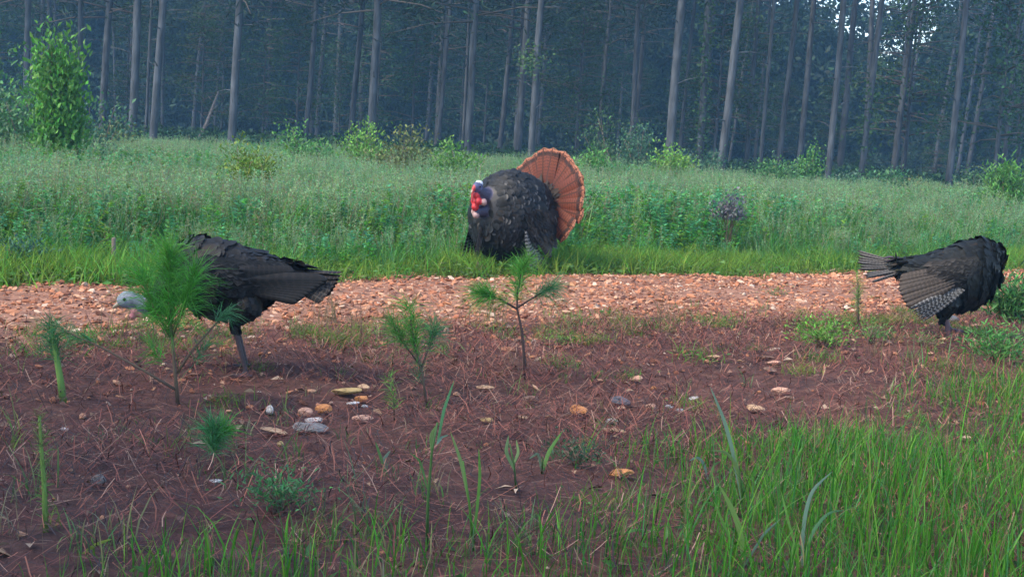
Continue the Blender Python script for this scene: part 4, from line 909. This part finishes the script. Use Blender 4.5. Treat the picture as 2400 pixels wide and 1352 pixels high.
class Bird:
    """body as overlapping closed lofts, fused by a voxel remesh into one continuous surface"""
    def __init__(s): s.mb = MB(); s.smp = []       # samples: pos, radius, tag, flow
    def loft(s, st, tag_='body', flow=(-1, 0, -.12), n=18):
        """stations: (centre, up half-axis vector, half width)"""
        C = [np.array(a, float) for a, _, _ in st]; v = []
        th = np.arange(n) * 2 * np.pi / n
        for c, u, hw in st:
            u = np.array(u, float)
            v.append(c + np.cos(th)[:, None] * u + np.sin(th)[:, None] * np.array([0, hw, 0]))
            s.smp.append((c, (np.linalg.norm(u) + hw) / 2, tag_, np.array(flow, float)))
        k = len(st); V = np.concatenate(v + [C[0][None], C[-1][None]]); q = []; t = []
        for i in range(k - 1):
            for j in range(n): q.append((i * n + j, i * n + (j + 1) % n, (i + 1) * n + (j + 1) % n, (i + 1) * n + j))
        for j in range(n): t.append((k * n, (j + 1) % n, j)); t.append((k * n + 1, (k - 1) * n + j, (k - 1) * n + (j + 1) % n))
        s.mb.add(V, q, t)
    def chain(s, pts, rad, tag_, n=10, sub=4, flow=None):
        pts = np.array(pts, float); rad = np.array(rad, float) * np.ones(len(pts)); t = np.linspace(0, 1, len(pts)); tt = np.linspace(0, 1, (len(pts) - 1) * sub + 1)
        P = np.stack([np.interp(tt, t, pts[:, i]) for i in range(3)], 1); r = np.interp(tt, t, rad)
        for _ in range(2): P[1:-1] = (P[:-2] + 2 * P[1:-1] + P[2:]) / 4
        e0 = P[0] - (P[1] - P[0]) / np.linalg.norm(P[1] - P[0]) * r[0] * .6; e1 = P[-1] + (P[-1] - P[-2]) / np.linalg.norm(P[-1] - P[-2]) * r[-1] * .6
        tube(s.mb, np.vstack([e0, P, e1]), np.concatenate([[r[0] * .5], r, [r[-1] * .5]]), n)
        d = np.gradient(P, axis=0)
        for p, rr, dd in zip(P, r, d): s.smp.append((p, rr, tag_, dd / (np.linalg.norm(dd) + 1e-9) if flow is None else np.array(flow, float)))
    def ball(s, c, r, tag_, sc=(1, 1, 1)):
        c = np.array(c, float); u = np.linspace(0, np.pi, 9)[1:-1]
        st = [(c + np.array([0, 0, math.cos(a) * r * sc[2]]), r * math.sin(a)) for a in u]
        V = []; th = np.arange(12) * 2 * np.pi / 12
        for p, rr in st: V.append(p + np.stack([np.cos(th) * rr * sc[0], np.sin(th) * rr * sc[1], 0 * th], 1))
        k = len(st); V = np.concatenate(V + [c[None] + (0, 0, r * sc[2]), c[None] - (0, 0, r * sc[2])]); q = []; t = []
        for i in range(k - 1):
            for j in range(12): q.append((i * 12 + j, (i + 1) * 12 + j, (i + 1) * 12 + (j + 1) % 12, i * 12 + (j + 1) % 12))
        for j in range(12): t.append((k * 12, j, (j + 1) % 12)); t.append((k * 12 + 1, (k - 1) * 12 + (j + 1) % 12, (k - 1) * 12 + j))
        s.mb.add(V, q, t); s.smp.append((c, r, tag_, np.array([-1, 0, 0])))
    def leg(s, hip, hock, foot, fwd=(1, 0, 0), tr=(.05, .022), sr=.011, lift=0.0, toe_down=0.0):
        s.chain([hip, (np.array(hip) * .5 + np.array(hock) * .5), hock], [tr[0], tr[0] * .75, tr[1]], 'thigh', flow=(-.3, 0, -1))
        s.chain([hock, foot], [sr * 1.35, sr], 'leg', 8)
        f = np.array(foot, float); fw = np.array(fwd, float)
        for ang, L in ((-.55, .075), (0, .095), (.55, .075), (math.pi, .03)):
            d = np.array([fw[0] * math.cos(ang) - fw[1] * math.sin(ang), fw[0] * math.sin(ang) + fw[1] * math.cos(ang), -toe_down])
            s.chain([f, f + d * L * .55 + (0, 0, .004), f + d * L + (0, 0, -.006)], [sr * .95, sr * .75, sr * .4], 'leg', 7, 3)
    def finish(s, root, cols, vox=.0065, name='body'):
        me = s.mb.mesh('tmp'); o = bpy.data.objects.new('tmp', me); COL.objects.link(o)
        md = o.modifiers.new('r', 'REMESH'); md.mode = 'VOXEL'; md.voxel_size = vox
        ms = o.modifiers.new('s', 'SMOOTH'); ms.factor = .5; ms.iterations = 3
        dg = bpy.context.evaluated_depsgraph_get(); m2 = bpy.data.meshes.new_from_object(o.evaluated_get(dg))
        bpy.data.objects.remove(o); m2.name = name
        nv = len(m2.vertices); co = np.zeros(nv * 3, np.float32); m2.vertices.foreach_get('co', co); co = co.reshape(-1, 3)
        sp = np.array([a for a, _, _, _ in s.smp]); sr = np.array([b for _, b, _, _ in s.smp]); tg = np.array([c for _, _, c, _ in s.smp]); fl = np.array([d for _, _, _, d in s.smp])
        near = np.zeros(nv, int)
        for a in range(0, nv, 4000):
            dd = np.linalg.norm(co[a:a + 4000, None] - sp[None], axis=2) - sr[None]; near[a:a + 4000] = dd.argmin(1); d2 = np.where((tg == 'body')[None], 9, dd); k2 = d2.min(1) < .007; near[a:a + 4000][k2] = d2.argmin(1)[k2]
        s.tags = tg[near]; s.flow = fl[near]
        col = np.ones((nv, 4), np.float32)
        for t, c in cols.items():
            k = s.tags == t; col[k, :3] = np.clip(np.array(c) * np.exp(R.normal(0, .12, (k.sum(), 1))), 0, 1)
        for an in [a.name for a in m2.color_attributes]: m2.color_attributes.remove(m2.color_attributes[an])
        a = m2.color_attributes.new('Col', 'FLOAT_COLOR', 'POINT'); a.data.foreach_set('color', col.ravel())
        m2.materials.clear(); m2.materials.append(M_skin); m2.polygons.foreach_set('use_smooth', np.ones(len(m2.polygons), bool)); m2.update()
        ob = obj(name, m2, root); s.me = m2; s.co = co
        nr = np.zeros(nv * 3, np.float32); m2.vertices.foreach_get('normal', nr); s.nr = nr.reshape(-1, 3)
        return ob
    def plumage(s, root, n, L, W, lift, colf, tags=('body', 'thigh', 'neck'), scale_tag={}, name='plumage', skip=None):
        k = np.where(np.isin(s.tags, tags) & (~skip(s.co) if skip else True))[0]; k = k[R.integers(0, len(k), n)]
        p = s.co[k] + R.normal(0, .002, (n, 3)); nn = s.nr[k]; f = s.flow[k] + R.normal(0, .22, (n, 3))
        f = f - nn * (f * nn).sum(1)[:, None]; f /= np.linalg.norm(f, axis=1)[:, None] + 1e-6; b = np.cross(nn, f)
        sc_ = np.array([scale_tag.get(t, 1.0) for t in s.tags[k]]) * np.exp(R.normal(0, .15, n))
        A = np.array([-1, 0, 1.0]); S = np.array([0, .35, .7, .9, 1.0]); WP = np.array([.5, .95, 1.0, .72, .25])
        a, ss = np.meshgrid(A, S); wp = np.repeat(WP[:, None], 3, 1); a = (a * wp).ravel(); sv = ss.ravel()
        cam_ = -.10 * (np.abs(a)) ** 2; K = len(a); li = lift * np.exp(R.normal(0, .3, n))
        LL = L * sc_; WW = W * sc_
        v = p[:, None] + f[:, None] * (sv[None, :, None] * LL[:, None, None]) + b[:, None] * (a[None, :, None] * WW[:, None, None] * .5) + \
            nn[:, None] * ((li[:, None] * (sv[None] - .35 * sv[None] ** 2) * LL[:, None] + cam_[None] * WW[:, None] + .001)[:, :, None])
        base = np.arange(n)[:, None] * K; q = []
        for i in range(4):
            for j in range(2): q.append(base + np.array([i * 3 + j, i * 3 + j + 1, i * 3 + j + 4, i * 3 + j + 3]))
        col = colf(p, nn, sv, n, s.tags[k])
        mb = MB(); mb.add(v.reshape(-1, 3), np.concatenate(q, 0), None, col.reshape(-1, 3))
        return mb.build(name, M_plume, root, True, kind='stuff')
def dark_plumage(base=(.014, .015, .017), tip=(.035, .033, .034), bronze=.25, pale=None, palep=0.0):
    def f(p, nn, sv, n, tg):
        b = np.array(base) * np.exp(R.normal(0, .25, n))[:, None]
        k = R.uniform(0, 1, n) < bronze; b[k] = np.array((.020, .014, .009)) * np.exp(R.normal(0, .2, k.sum()))[:, None]
        c = np.repeat(b[:, None], len(sv), 1); t = np.array(tip) * np.exp(R.normal(0, .3, n))[:, None]
        m1 = (sv > .85); m0 = (sv > .6) & ~m1
        c[:, m0] = c[:, m0] * .55
        c[:, m1] = t[:, None]
        if pale is not None:
            w_ = palep(p, nn) > R.uniform(0, 1, n); c[w_] = np.where(m1[None, :, None], np.array(pale), c[w_])
        return c
    return f
SKIN = {'body': (.014, .014, .016), 'thigh': (.018, .016, .016), 'neck': (.014, .014, .016), 'leg': (.16, .09, .085)}

# --- strutting turkey with its tail fanned
def strutting():
    g = ground(1188, 636); yaw = math.radians(230); root = empty('turkey', g, yaw); B = Bird()
    st = [(-.36, .60, .38, .07), (-.31, .64, .28, .14), (-.22, .69, .20, .20), (-.10, .725, .135, .245), (.02, .735, .105, .262), (.12, .715, .105, .250), (.20, .675, .14, .215), (.26, .62, .20, .16), (.30, .56, .28, .10)]
    B.loft([((x, 0, (a + b) / 2), (0, 0, (a - b) / 2), w_) for x, a, b, w_ in st], n=22)
    B.chain([(.16, 0, .50), (.27, 0, .55), (.335, 0, .57), (.365, 0, .60)], [.10, .065, .045, .036], 'neckskin', flow=(-1, 0, 0))
    B.ball((.375, 0, .615), .040, 'face', (1.15, .82, 1)); B.ball((.362, 0, .642), .029, 'crown', (1.2, .95, .8))
    B.ball((.385, .0, .555), .026, 'wattle'); B.ball((.378, -.018, .515), .030, 'wattle'); B.ball((.38, .016, .515), .028, 'wattle')
    B.ball((.385, -.004, .475), .028, 'wattle'); B.ball((.345, .04, .51), .026, 'caruncle'); B.ball((.372, -.02, .44), .026, 'caruncle'); B.ball((.375, .0, .415), .026, 'caruncle'); B.chain([(.28, 0, .45), (.36, 0, .44)], [.06, .03], 'neckskin')
    B.chain([(.415, 0, .617), (.428, 0, .585), (.430, .004, .545), (.426, .006, .515)], [.011, .012, .011, .008], 'snood', 8)
    B.leg((-.02, .09, .26), (-.05, .09, .17), (.0, .09, .012), tr=(.06, .03)); B.leg((.04, -.09, .26), (.02, -.09, .17), (.08, -.09, .012), tr=(.06, .03))
    B.finish(root, {**SKIN, 'neckskin': (.035, .032, .06), 'face': (.06, .065, .14), 'crown': (.55, .57, .60), 'wattle': (.42, .02, .025), 'caruncle': (.30, .19, .18), 'snood': (.38, .04, .04), 'leg': (.30, .17, .17)})
    pp = lambda p, nn: np.exp(-(((p[:, 0] - .05) / .10) ** 2 + ((p[:, 2] - .54) / .09) ** 2)) * .5 * (p[:, 1] > .05) + np.exp(-((p[:, 2] - .40) / .15) ** 2) * .12
    B.plumage(root, 3600, .060, .044, .16, dark_plumage((.007, .0085, .010), (.013, .0145, .017), .15, (.075, .072, .07), pp), ('body', 'thigh'), skip=lambda c_: (c_[:, 0] > .29) & (c_[:, 2] > .40))
    # tail fan
    tail = MB(); B2 = (-.35, 0, .50)
    U = np.array((-.20, 0, .98)); S = np.array((0, 1, 0)); NF = np.array((.98, 0, .20))
    n = 60; th = R.uniform(-1.7, 1.7, n); pd = np.cos(th)[:, None] * U + np.sin(th)[:, None] * S
    p = np.array(B2) + pd * R.uniform(.02, .06, n)[:, None] + NF * R.uniform(.012, .035, n)[:, None]
    cl = np.array([(.03, .02, .015), (.10, .045, .03), (.02, .016, .015)])[R.integers(0, 3, n)]
    leaves(tail, p, pd, np.tile(NF, (n, 1)), R.uniform(.12, .20, n), .065, cl, .05)
    t = tail.build('tail', M_plume, root)
    NFt = 19
    for i in range(NFt):
        f = i / (NFt - 1); a = math.radians(-118 + 244 * f)
        d = U * math.cos(a) + S * math.sin(a); off = NF * (.0035 * (i - NFt / 2)) * .8
        p0 = np.array(B2) + d * .02 + off - NF * .004; Lf = .405 * (1 - .05 * abs(f - .5)) * R.uniform(.97, 1.03)
        p1 = p0 + d * Lf + NF * .03 * R.uniform(-.3, 1.0)
        o = place_feather('tail_feather', 'fan', t, p0, p1, NF + S * R.normal(0, .05), 1.05 * R.uniform(.92, 1.06))
    # drooped wings: coverts panel with flight feathers trailing to the ground
    for sgn in (1, -1):
        cv = MB(); n = 170; u = R.uniform(0, 1, n); q = R.uniform(0, 1, n)
        px = .16 - .40 * u; pz = .50 - .24 * q - .02 * u; py = (.262 + .012 * np.sin(3 * u) - .10 * np.clip(u - .45, 0, 1)) * sgn
        d = np.stack([-np.ones(n) * .75, sgn * .12 * np.ones(n), -np.ones(n) * .5], 1); nr = np.tile((.1, sgn * 1.0, .25), (n, 1)) + R.normal(0, .1, (n, 3))
        leaves(cv, np.stack([px, py, pz], 1), d, nr, R.uniform(.07, .12, n), R.uniform(.035, .05, n), np.array([(.022, .02, .02), (.045, .034, .026), (.016, .017, .02), (.09, .085, .08)])[R.choice(4, n, p=[.45, .23, .3, .02])], .1)
        wg = cv.build('wing', M_plume, root)
        for i in range(8):      # primaries, tips on the ground
            f = i / 7; p0 = (.13 - .04 * f, sgn * (.268 - .004 * i), .33 - .01 * i); p1 = (.10 - .30 * f ** .9 + (.0 if sgn > 0 else .06), sgn * (.335 - .012 * i), .02 + .045 * f)
            place_feather('flight_feather', 'prim', wg, p0, p1, (.25, sgn, .25), 1.15)
        for i in range(9):      # secondaries
            f = i / 8; p0 = (.08 - .16 * f, sgn * (.274 - .006 * i), .36 + .03 * f); p1 = (-.17 - .20 * f, sgn * (.29 - .018 * i), .13 + .16 * f)
            place_feather('flight_feather', 'sec', wg, p0, p1, (.2, sgn, .35), .95)
    # beard
    bd = MB(); n = 60; p = np.stack([.30 + R.normal(0, .008, n), R.normal(0, .01, n), .33 + R.normal(0, .008, n)], 1)
    needles(bd, p, np.stack([.28 + R.normal(0, .05, n), R.normal(0, .05, n), -np.ones(n)], 1), R.uniform(.16, .22, n), .003, np.tile((.012, .01, .01), (n, 1)), .1); bd.build('beard', M_plume, root)
    head_bits(root, (.415, 0, .60), (.75, 0, -.55), (.385, .034, .622))
    tag(root, 'strutting turkey with rusty tail fanned wide and red wattles, at the meadow front', 'turkey', 'turkeys on the gravel road')
def head_bits(root, bp, bd, eye, mirror=True):
    mb = MB(); bp = np.array(bp); d = np.array(bd, float); d /= np.linalg.norm(d)
    tube(mb, [bp - d * .012, bp + d * .012, bp + d * .028 + (0, 0, -.003), bp + d * .037 + (0, 0, -.009)], [.0125, .010, .006, .0015], 8); mb.build('beak', M_beak, root, True)
    for sg in ((1, -1) if mirror else (1,)):
        e = Bird(); e.ball((eye[0], eye[1] * sg, eye[2]), .0065, 'e'); e.mb.build('eye', M_eye, root, True)
strutting()

# --- side-on turkeys: profile pixels are read at the bird's own distance
def side_frame(foot, face):
    g = ground(*foot)
    def L(px, py, y=0.0):
        q = at(px, py, g.y); return np.array([(q.x - g.x) * face, y, q.z - g.z])
    return g, L
def stations(L, rows): 
    st = []
    for (tx, ty, bx, by, hw) in rows:
        a, b = L(tx, ty), L(bx, by); st.append(((a + b) / 2, (a - b) / 2, hw))
    return st

def feeding():
    g, L = side_frame((588, 878), -1); root = empty('turkey', g, math.pi); B = Bird()
    B.loft(stations(L, [(690, 622, 678, 676, .035), (660, 612, 645, 702, .075), (615, 594, 600, 730, .115), (560, 576, 545, 742, .145), (505, 561, 492, 742, .150), (462, 556, 452, 722, .125), (436, 562, 426, 690, .085), (424, 580, 416, 650, .045)]), flow=(-1, 0, -.08))
    B.chain([L(455, 620), L(415, 660), L(378, 705), L(350, 718), L(322, 706)], [.105, .075, .05, .036, .030], 'neck', flow=None)
    for k in range(len(B.smp)):
        if B.smp[k][2] == 'neck': B.smp[k] = (B.smp[k][0], B.smp[k][1], 'neck', -B.smp[k][3])
    B.chain([L(345, 717), L(325, 706), L(308, 702)], [.036, .031, .030], 'neckskin')
    B.ball(L(298, 704), .034, 'face', (1.25, .85, .95)); B.ball(L(300, 690), .022, 'face', (1.3, .9, .7))
    B.ball(L(318, 728), .022, 'wattle'); B.ball(L(312, 740), .016, 'wattle'); B.ball(L(335, 735), .020, 'wattle')
    B.leg(L(590, 700, .075), L(556, 748, .075), L(588, 874, .075), tr=(.066, .017), sr=.0092); B.leg(L(580, 700, -.075), L(538, 744, -.075), L(570, 866, -.075), tr=(.066, .017), sr=.0092)
    B.finish(root, {**SKIN, 'neckskin': (.11, .125, .16), 'face': (.17, .19, .23), 'wattle': (.42, .16, .17), 'leg': (.045, .03, .035)})
    B.plumage(root, 4200, .058, .042, .05, dark_plumage((.0075, .0085, .0095), (.011, .0115, .0125), .2), scale_tag={'neck': .6, 'thigh': .45})
    head_bits(root, L(284, 710), (.9, 0, -.42), L(296, 699)[[0]].tolist() + [.029] + [L(296, 699)[2]])
    # tail: closed, feathers slightly stepped
    tl = MB(); n = 50; base = L(655, 640)
    d = np.tile(L(790, 640) - base, (n, 1)); d /= np.linalg.norm(d[0]); p = base + np.stack([-R.uniform(-.03, .08, n), R.normal(0, .04, n), R.normal(.005, .025, n)], 1)
    leaves(tl, p, d + R.normal(0, .08, (n, 3)), np.tile((0, 0, 1.), (n, 1)) + R.normal(0, .15, (n, 3)), R.uniform(.06, .10, n), .04, jit((.016, .015, .015), n, .3), .1); t = tl.build('tail', M_plume, root)
    for i in range(14):
        f = i / 13; sd_ = (f - .5) * 2; k_ = abs(sd_)
        p0 = base + np.array([0, sd_ * .030, .012 - .02 * k_]); tp = L(800 - 34 * k_ ** 1.5, 628 + 66 * k_) + np.array([0, sd_ * .11, 0])
        place_feather('tail_feather', 'tail', t, p0, tp, (0.1, sd_ * .9, 1 - .5 * k_), 1.0)
    # folded wings
    for sgn in (1, -1):
        cv = MB(); n = 420; u = R.uniform(0, 1, n) ** .9; q = R.uniform(-1, 1, n)
        top = np.stack([L(470 + 190 * a_, 592 + 22 * a_) for a_ in u]); bot = np.stack([L(480 + 175 * a_, 690 - 14 * a_) for a_ in u]); mix = (q + 1)[:, None] / 2
        p = top * (1 - mix) + bot * mix; hw = np.interp(u, [0, .15, .5, .8, 1], [.145, .158, .15, .115, .08]); p[:, 1] = sgn * (hw + .006) * np.sqrt(np.clip(1 - (.55 * np.abs(q)) ** 2, .2, 1))
        d = np.tile((-1, 0, -.10), (n, 1)) + R.normal(0, .07, (n, 3)); d[:, 1] -= sgn * .12; nr = np.stack([0 * q, sgn * np.ones(n), -.55 * q], 1)
        leaves(cv, p, d, nr, R.uniform(.045, .07, n), R.uniform(.026, .036, n), np.array([(.010, .010, .011), (.014, .0135, .0135), (.019, .018, .018), (.008, .009, .010)])[R.choice(4, n, p=[.3, .3, .2, .2])], .08)
        wg = cv.build('wing', M_plume, root)
        for i in range(9):
            f = i / 8; p0 = L(560 + 20 * f, 640 + 26 * f); p0[1] = sgn * (.158 - .004 * i); p1 = L(776 - 66 * f, 650 + 48 * f); p1[1] = sgn * (.080 + .006 * i)
            place_feather('flight_feather', 'dark', wg, p0, p1, (-.1, sgn, .25), .95)
        for i in range(6):
            f = i / 5; p0 = L(580, 622 + 20 * f); p0[1] = sgn * (.155 - .003 * i); p1 = L(700 - 25 * f, 628 + 22 * f); p1[1] = sgn * (.085)
            place_feather('flight_feather', 'dark', wg, p0, p1, (-.1, sgn, .4), 1.35)
    bd = MB(); n = 50; c = L(440, 590); p = np.tile(c, (n, 1)) + R.normal(0, .006, (n, 3)); p[:, 1] += .05
    needles(bd, p, np.tile(L(408, 632) - c, (n, 1)) + R.normal(0, .006, (n, 3)), R.uniform(.10, .14, n), .003, np.tile((.012, .011, .011), (n, 1)), .3); bd.build('beard', M_plume, root)
    tag(root, 'dark turkey feeding head down behind the large bushy pine seedling', 'turkey', 'turkeys on the gravel road')
feeding()

def preening():
    g, L = side_frame((2214, 792), 1); root = empty('turkey', g, 0.0); B = Bird()
    B.loft(stations(L, [(2098, 612, 2100, 640, .03), (2130, 603, 2135, 662, .075), (2175, 596, 2180, 700, .125), (2230, 578, 2222, 724, .155), (2275, 562, 2265, 728, .155), (2308, 557, 2298, 712, .135), (2330, 575, 2322, 690, .10), (2341, 600, 2336, 655, .055)]), flow=(-1, 0, -.35))
    B.chain([L(2312, 600, 0), L(2338, 600, .03), L(2342, 630, .09), L(2322, 655, .15), L(2290, 660, .175)], [.095, .066, .05, .040, .032], 'neck')
    for k in range(len(B.smp)):
        if B.smp[k][2] == 'neck': B.smp[k] = (B.smp[k][0], B.smp[k][1], 'neck', -B.smp[k][3])
    B.chain([L(2292, 660, .175), L(2278, 655, .18)], [.03, .028], 'neckskin'); B.ball(L(2268, 650, .185), .033, 'face', (1.25, .85, .95)); B.ball(L(2285, 668, .19), .02, 'wattle')
    B.leg(L(2218, 690, -.075), L(2206, 732, -.075), L(2214, 787, -.075), tr=(.07, .028), sr=.013); B.leg(L(2238, 690, .07), L(2216, 728, .07), L(2236, 778, .07), tr=(.07, .028), sr=.013)
    B.finish(root, {**SKIN, 'neckskin': (.20, .20, .26), 'face': (.24, .26, .32), 'wattle': (.42, .12, .13), 'leg': (.10, .06, .065)})
    B.plumage(root, 4000, .062, .044, .06, dark_plumage((.007, .009, .009), (.010, .012, .012), .12), scale_tag={'neck': .6, 'thigh': .7})
    head_bits(root, L(2256, 652, .185), (-1, 0, -.2), (L(2266, 645)[0], .215, L(2266, 645)[2]), False)
    tl = MB(); n = 50; base = L(2118, 625); d = np.tile(L(2015, 620) - base, (n, 1)); d /= np.linalg.norm(d[0]); p = base + np.stack([R.uniform(-.02, .09, n), R.normal(0, .04, n), R.normal(.008, .025, n)], 1)
    leaves(tl, p, d + R.normal(0, .1, (n, 3)), np.tile((0, 0, 1.), (n, 1)) + R.normal(0, .3, (n, 3)), R.uniform(.07, .12, n), .05, jit((.03, .025, .022), n, .3), .1); t = tl.build('tail', M_plume, root)
    for i in range(13):
        f = i / 12; sd_ = (f - .5) * 2; tip = L(2014 + 12 * abs(sd_) + R.uniform(-6, 10), 592 + 58 * f + R.uniform(-3, 3)) + np.array([0, -sd_ * .14, 0]); p0 = base + np.array([0, -sd_ * .03, .015 - .03 * f])
        place_feather('tail_feather', 'pale', t, p0, tip, (.1 + R.normal(0, .2), -.75, .65 + R.normal(0, .3)), .5)
    for sgn in (-1, 1):
        cv = MB(); n = 420; u = R.uniform(0, 1, n); q = R.uniform(0, 1, n)
        a = np.stack([L(2300 - 130 * x_, 590 + 20 * x_) for x_ in u]); b = np.stack([L(2280 - 100 * x_, 668 + 6 * x_) for x_ in u]); p = a * (1 - q[:, None]) + b * q[:, None]
        hw = np.interp(u, [0, .3, .6, 1], [.14, .162, .158, .13]); p[:, 1] = sgn * (hw + .006) * np.sqrt(np.clip(1 - (.5 * np.abs(q * 2 - 1.1)) ** 2, .2, 1))
        d = np.tile((-1, -sgn * .06, -.42), (n, 1)) + R.normal(0, .07, (n, 3)); nr = np.stack([0 * q, sgn * np.ones(n), .5 - q], 1)
        far_ = np.clip(u * 1.2 - .1, 0, 1)[:, None]; cc = np.array((.009, .010, .010)) * (1 - far_) + np.array((.030, .025, .022)) * far_
        leaves(cv, p, d, nr, R.uniform(.045, .075, n), R.uniform(.028, .038, n), cc * np.exp(R.normal(0, .25, (n, 1))), .08); wg = cv.build('wing', M_plume, root)
        for i in range(9):      # primaries
            up_ = 34 if sgn > 0 else 0; f = i / 8; p0 = L(2238 - 14 * f, 672 - 8 * f - up_ * .4, sgn * (.168 - .002 * i)); p1 = L(2142 - 36 * f + up_, 744 - 34 * f - up_, sgn * (.165 + .004 * i))
            place_feather('flight_feather', 'prim', wg, p0, p1, (-.15 + R.normal(0, .15), sgn, .35 + R.normal(0, .25)), .72)
        for i in range(9):      # secondaries
            f = i / 8; p0 = L(2215 - 10 * f, 660 - 40 * f, sgn * (.172 - .003 * i)); p1 = L(2104 - 12 * math.sin(f * 2.6) + up_, 706 - 62 * f - up_ * .8, sgn * (.160 - .008 * i))
            place_feather('flight_feather', 'sec', wg, p0, p1, (-.15 + R.normal(0, .1), sgn, .45 + R.normal(0, .2)), .8)
    tag(root, 'dark turkey preening with its head tucked away and barred wing feathers drooping', 'turkey', 'turkeys on the gravel road')
preening()

# ------------------------------------------------------------------ morning haze
def haze():
    x0, x1, y0, y1, z0, z1 = -122, 122, -102, 142, -1.3, 24
    v = [(x, y, z) for z in (z0, z1) for y in (y0, y1) for x in (x0, x1)]
    q = [(0, 2, 3, 1), (4, 5, 7, 6), (0, 1, 5, 4), (2, 6, 7, 3), (0, 4, 6, 2), (1, 3, 7, 5)]
    mb = MB(); mb.add(v, q); m = bpy.data.materials.new('haze'); m.use_nodes = True; nt = m.node_tree; nt.nodes.clear()
    pv = nt.nodes.new('ShaderNodeVolumePrincipled'); ou = nt.nodes.new('ShaderNodeOutputMaterial'); nt.links.new(pv.outputs[0], ou.inputs['Volume'])
    pv.inputs['Color'].default_value = (0.30, 0.64, 1.0, 1); pv.inputs['Density'].default_value = HAZE; pv.inputs['Anisotropy'].default_value = 0.2
    mb.build('haze', m, kind='stuff')
HAZE = 0.0018
haze()
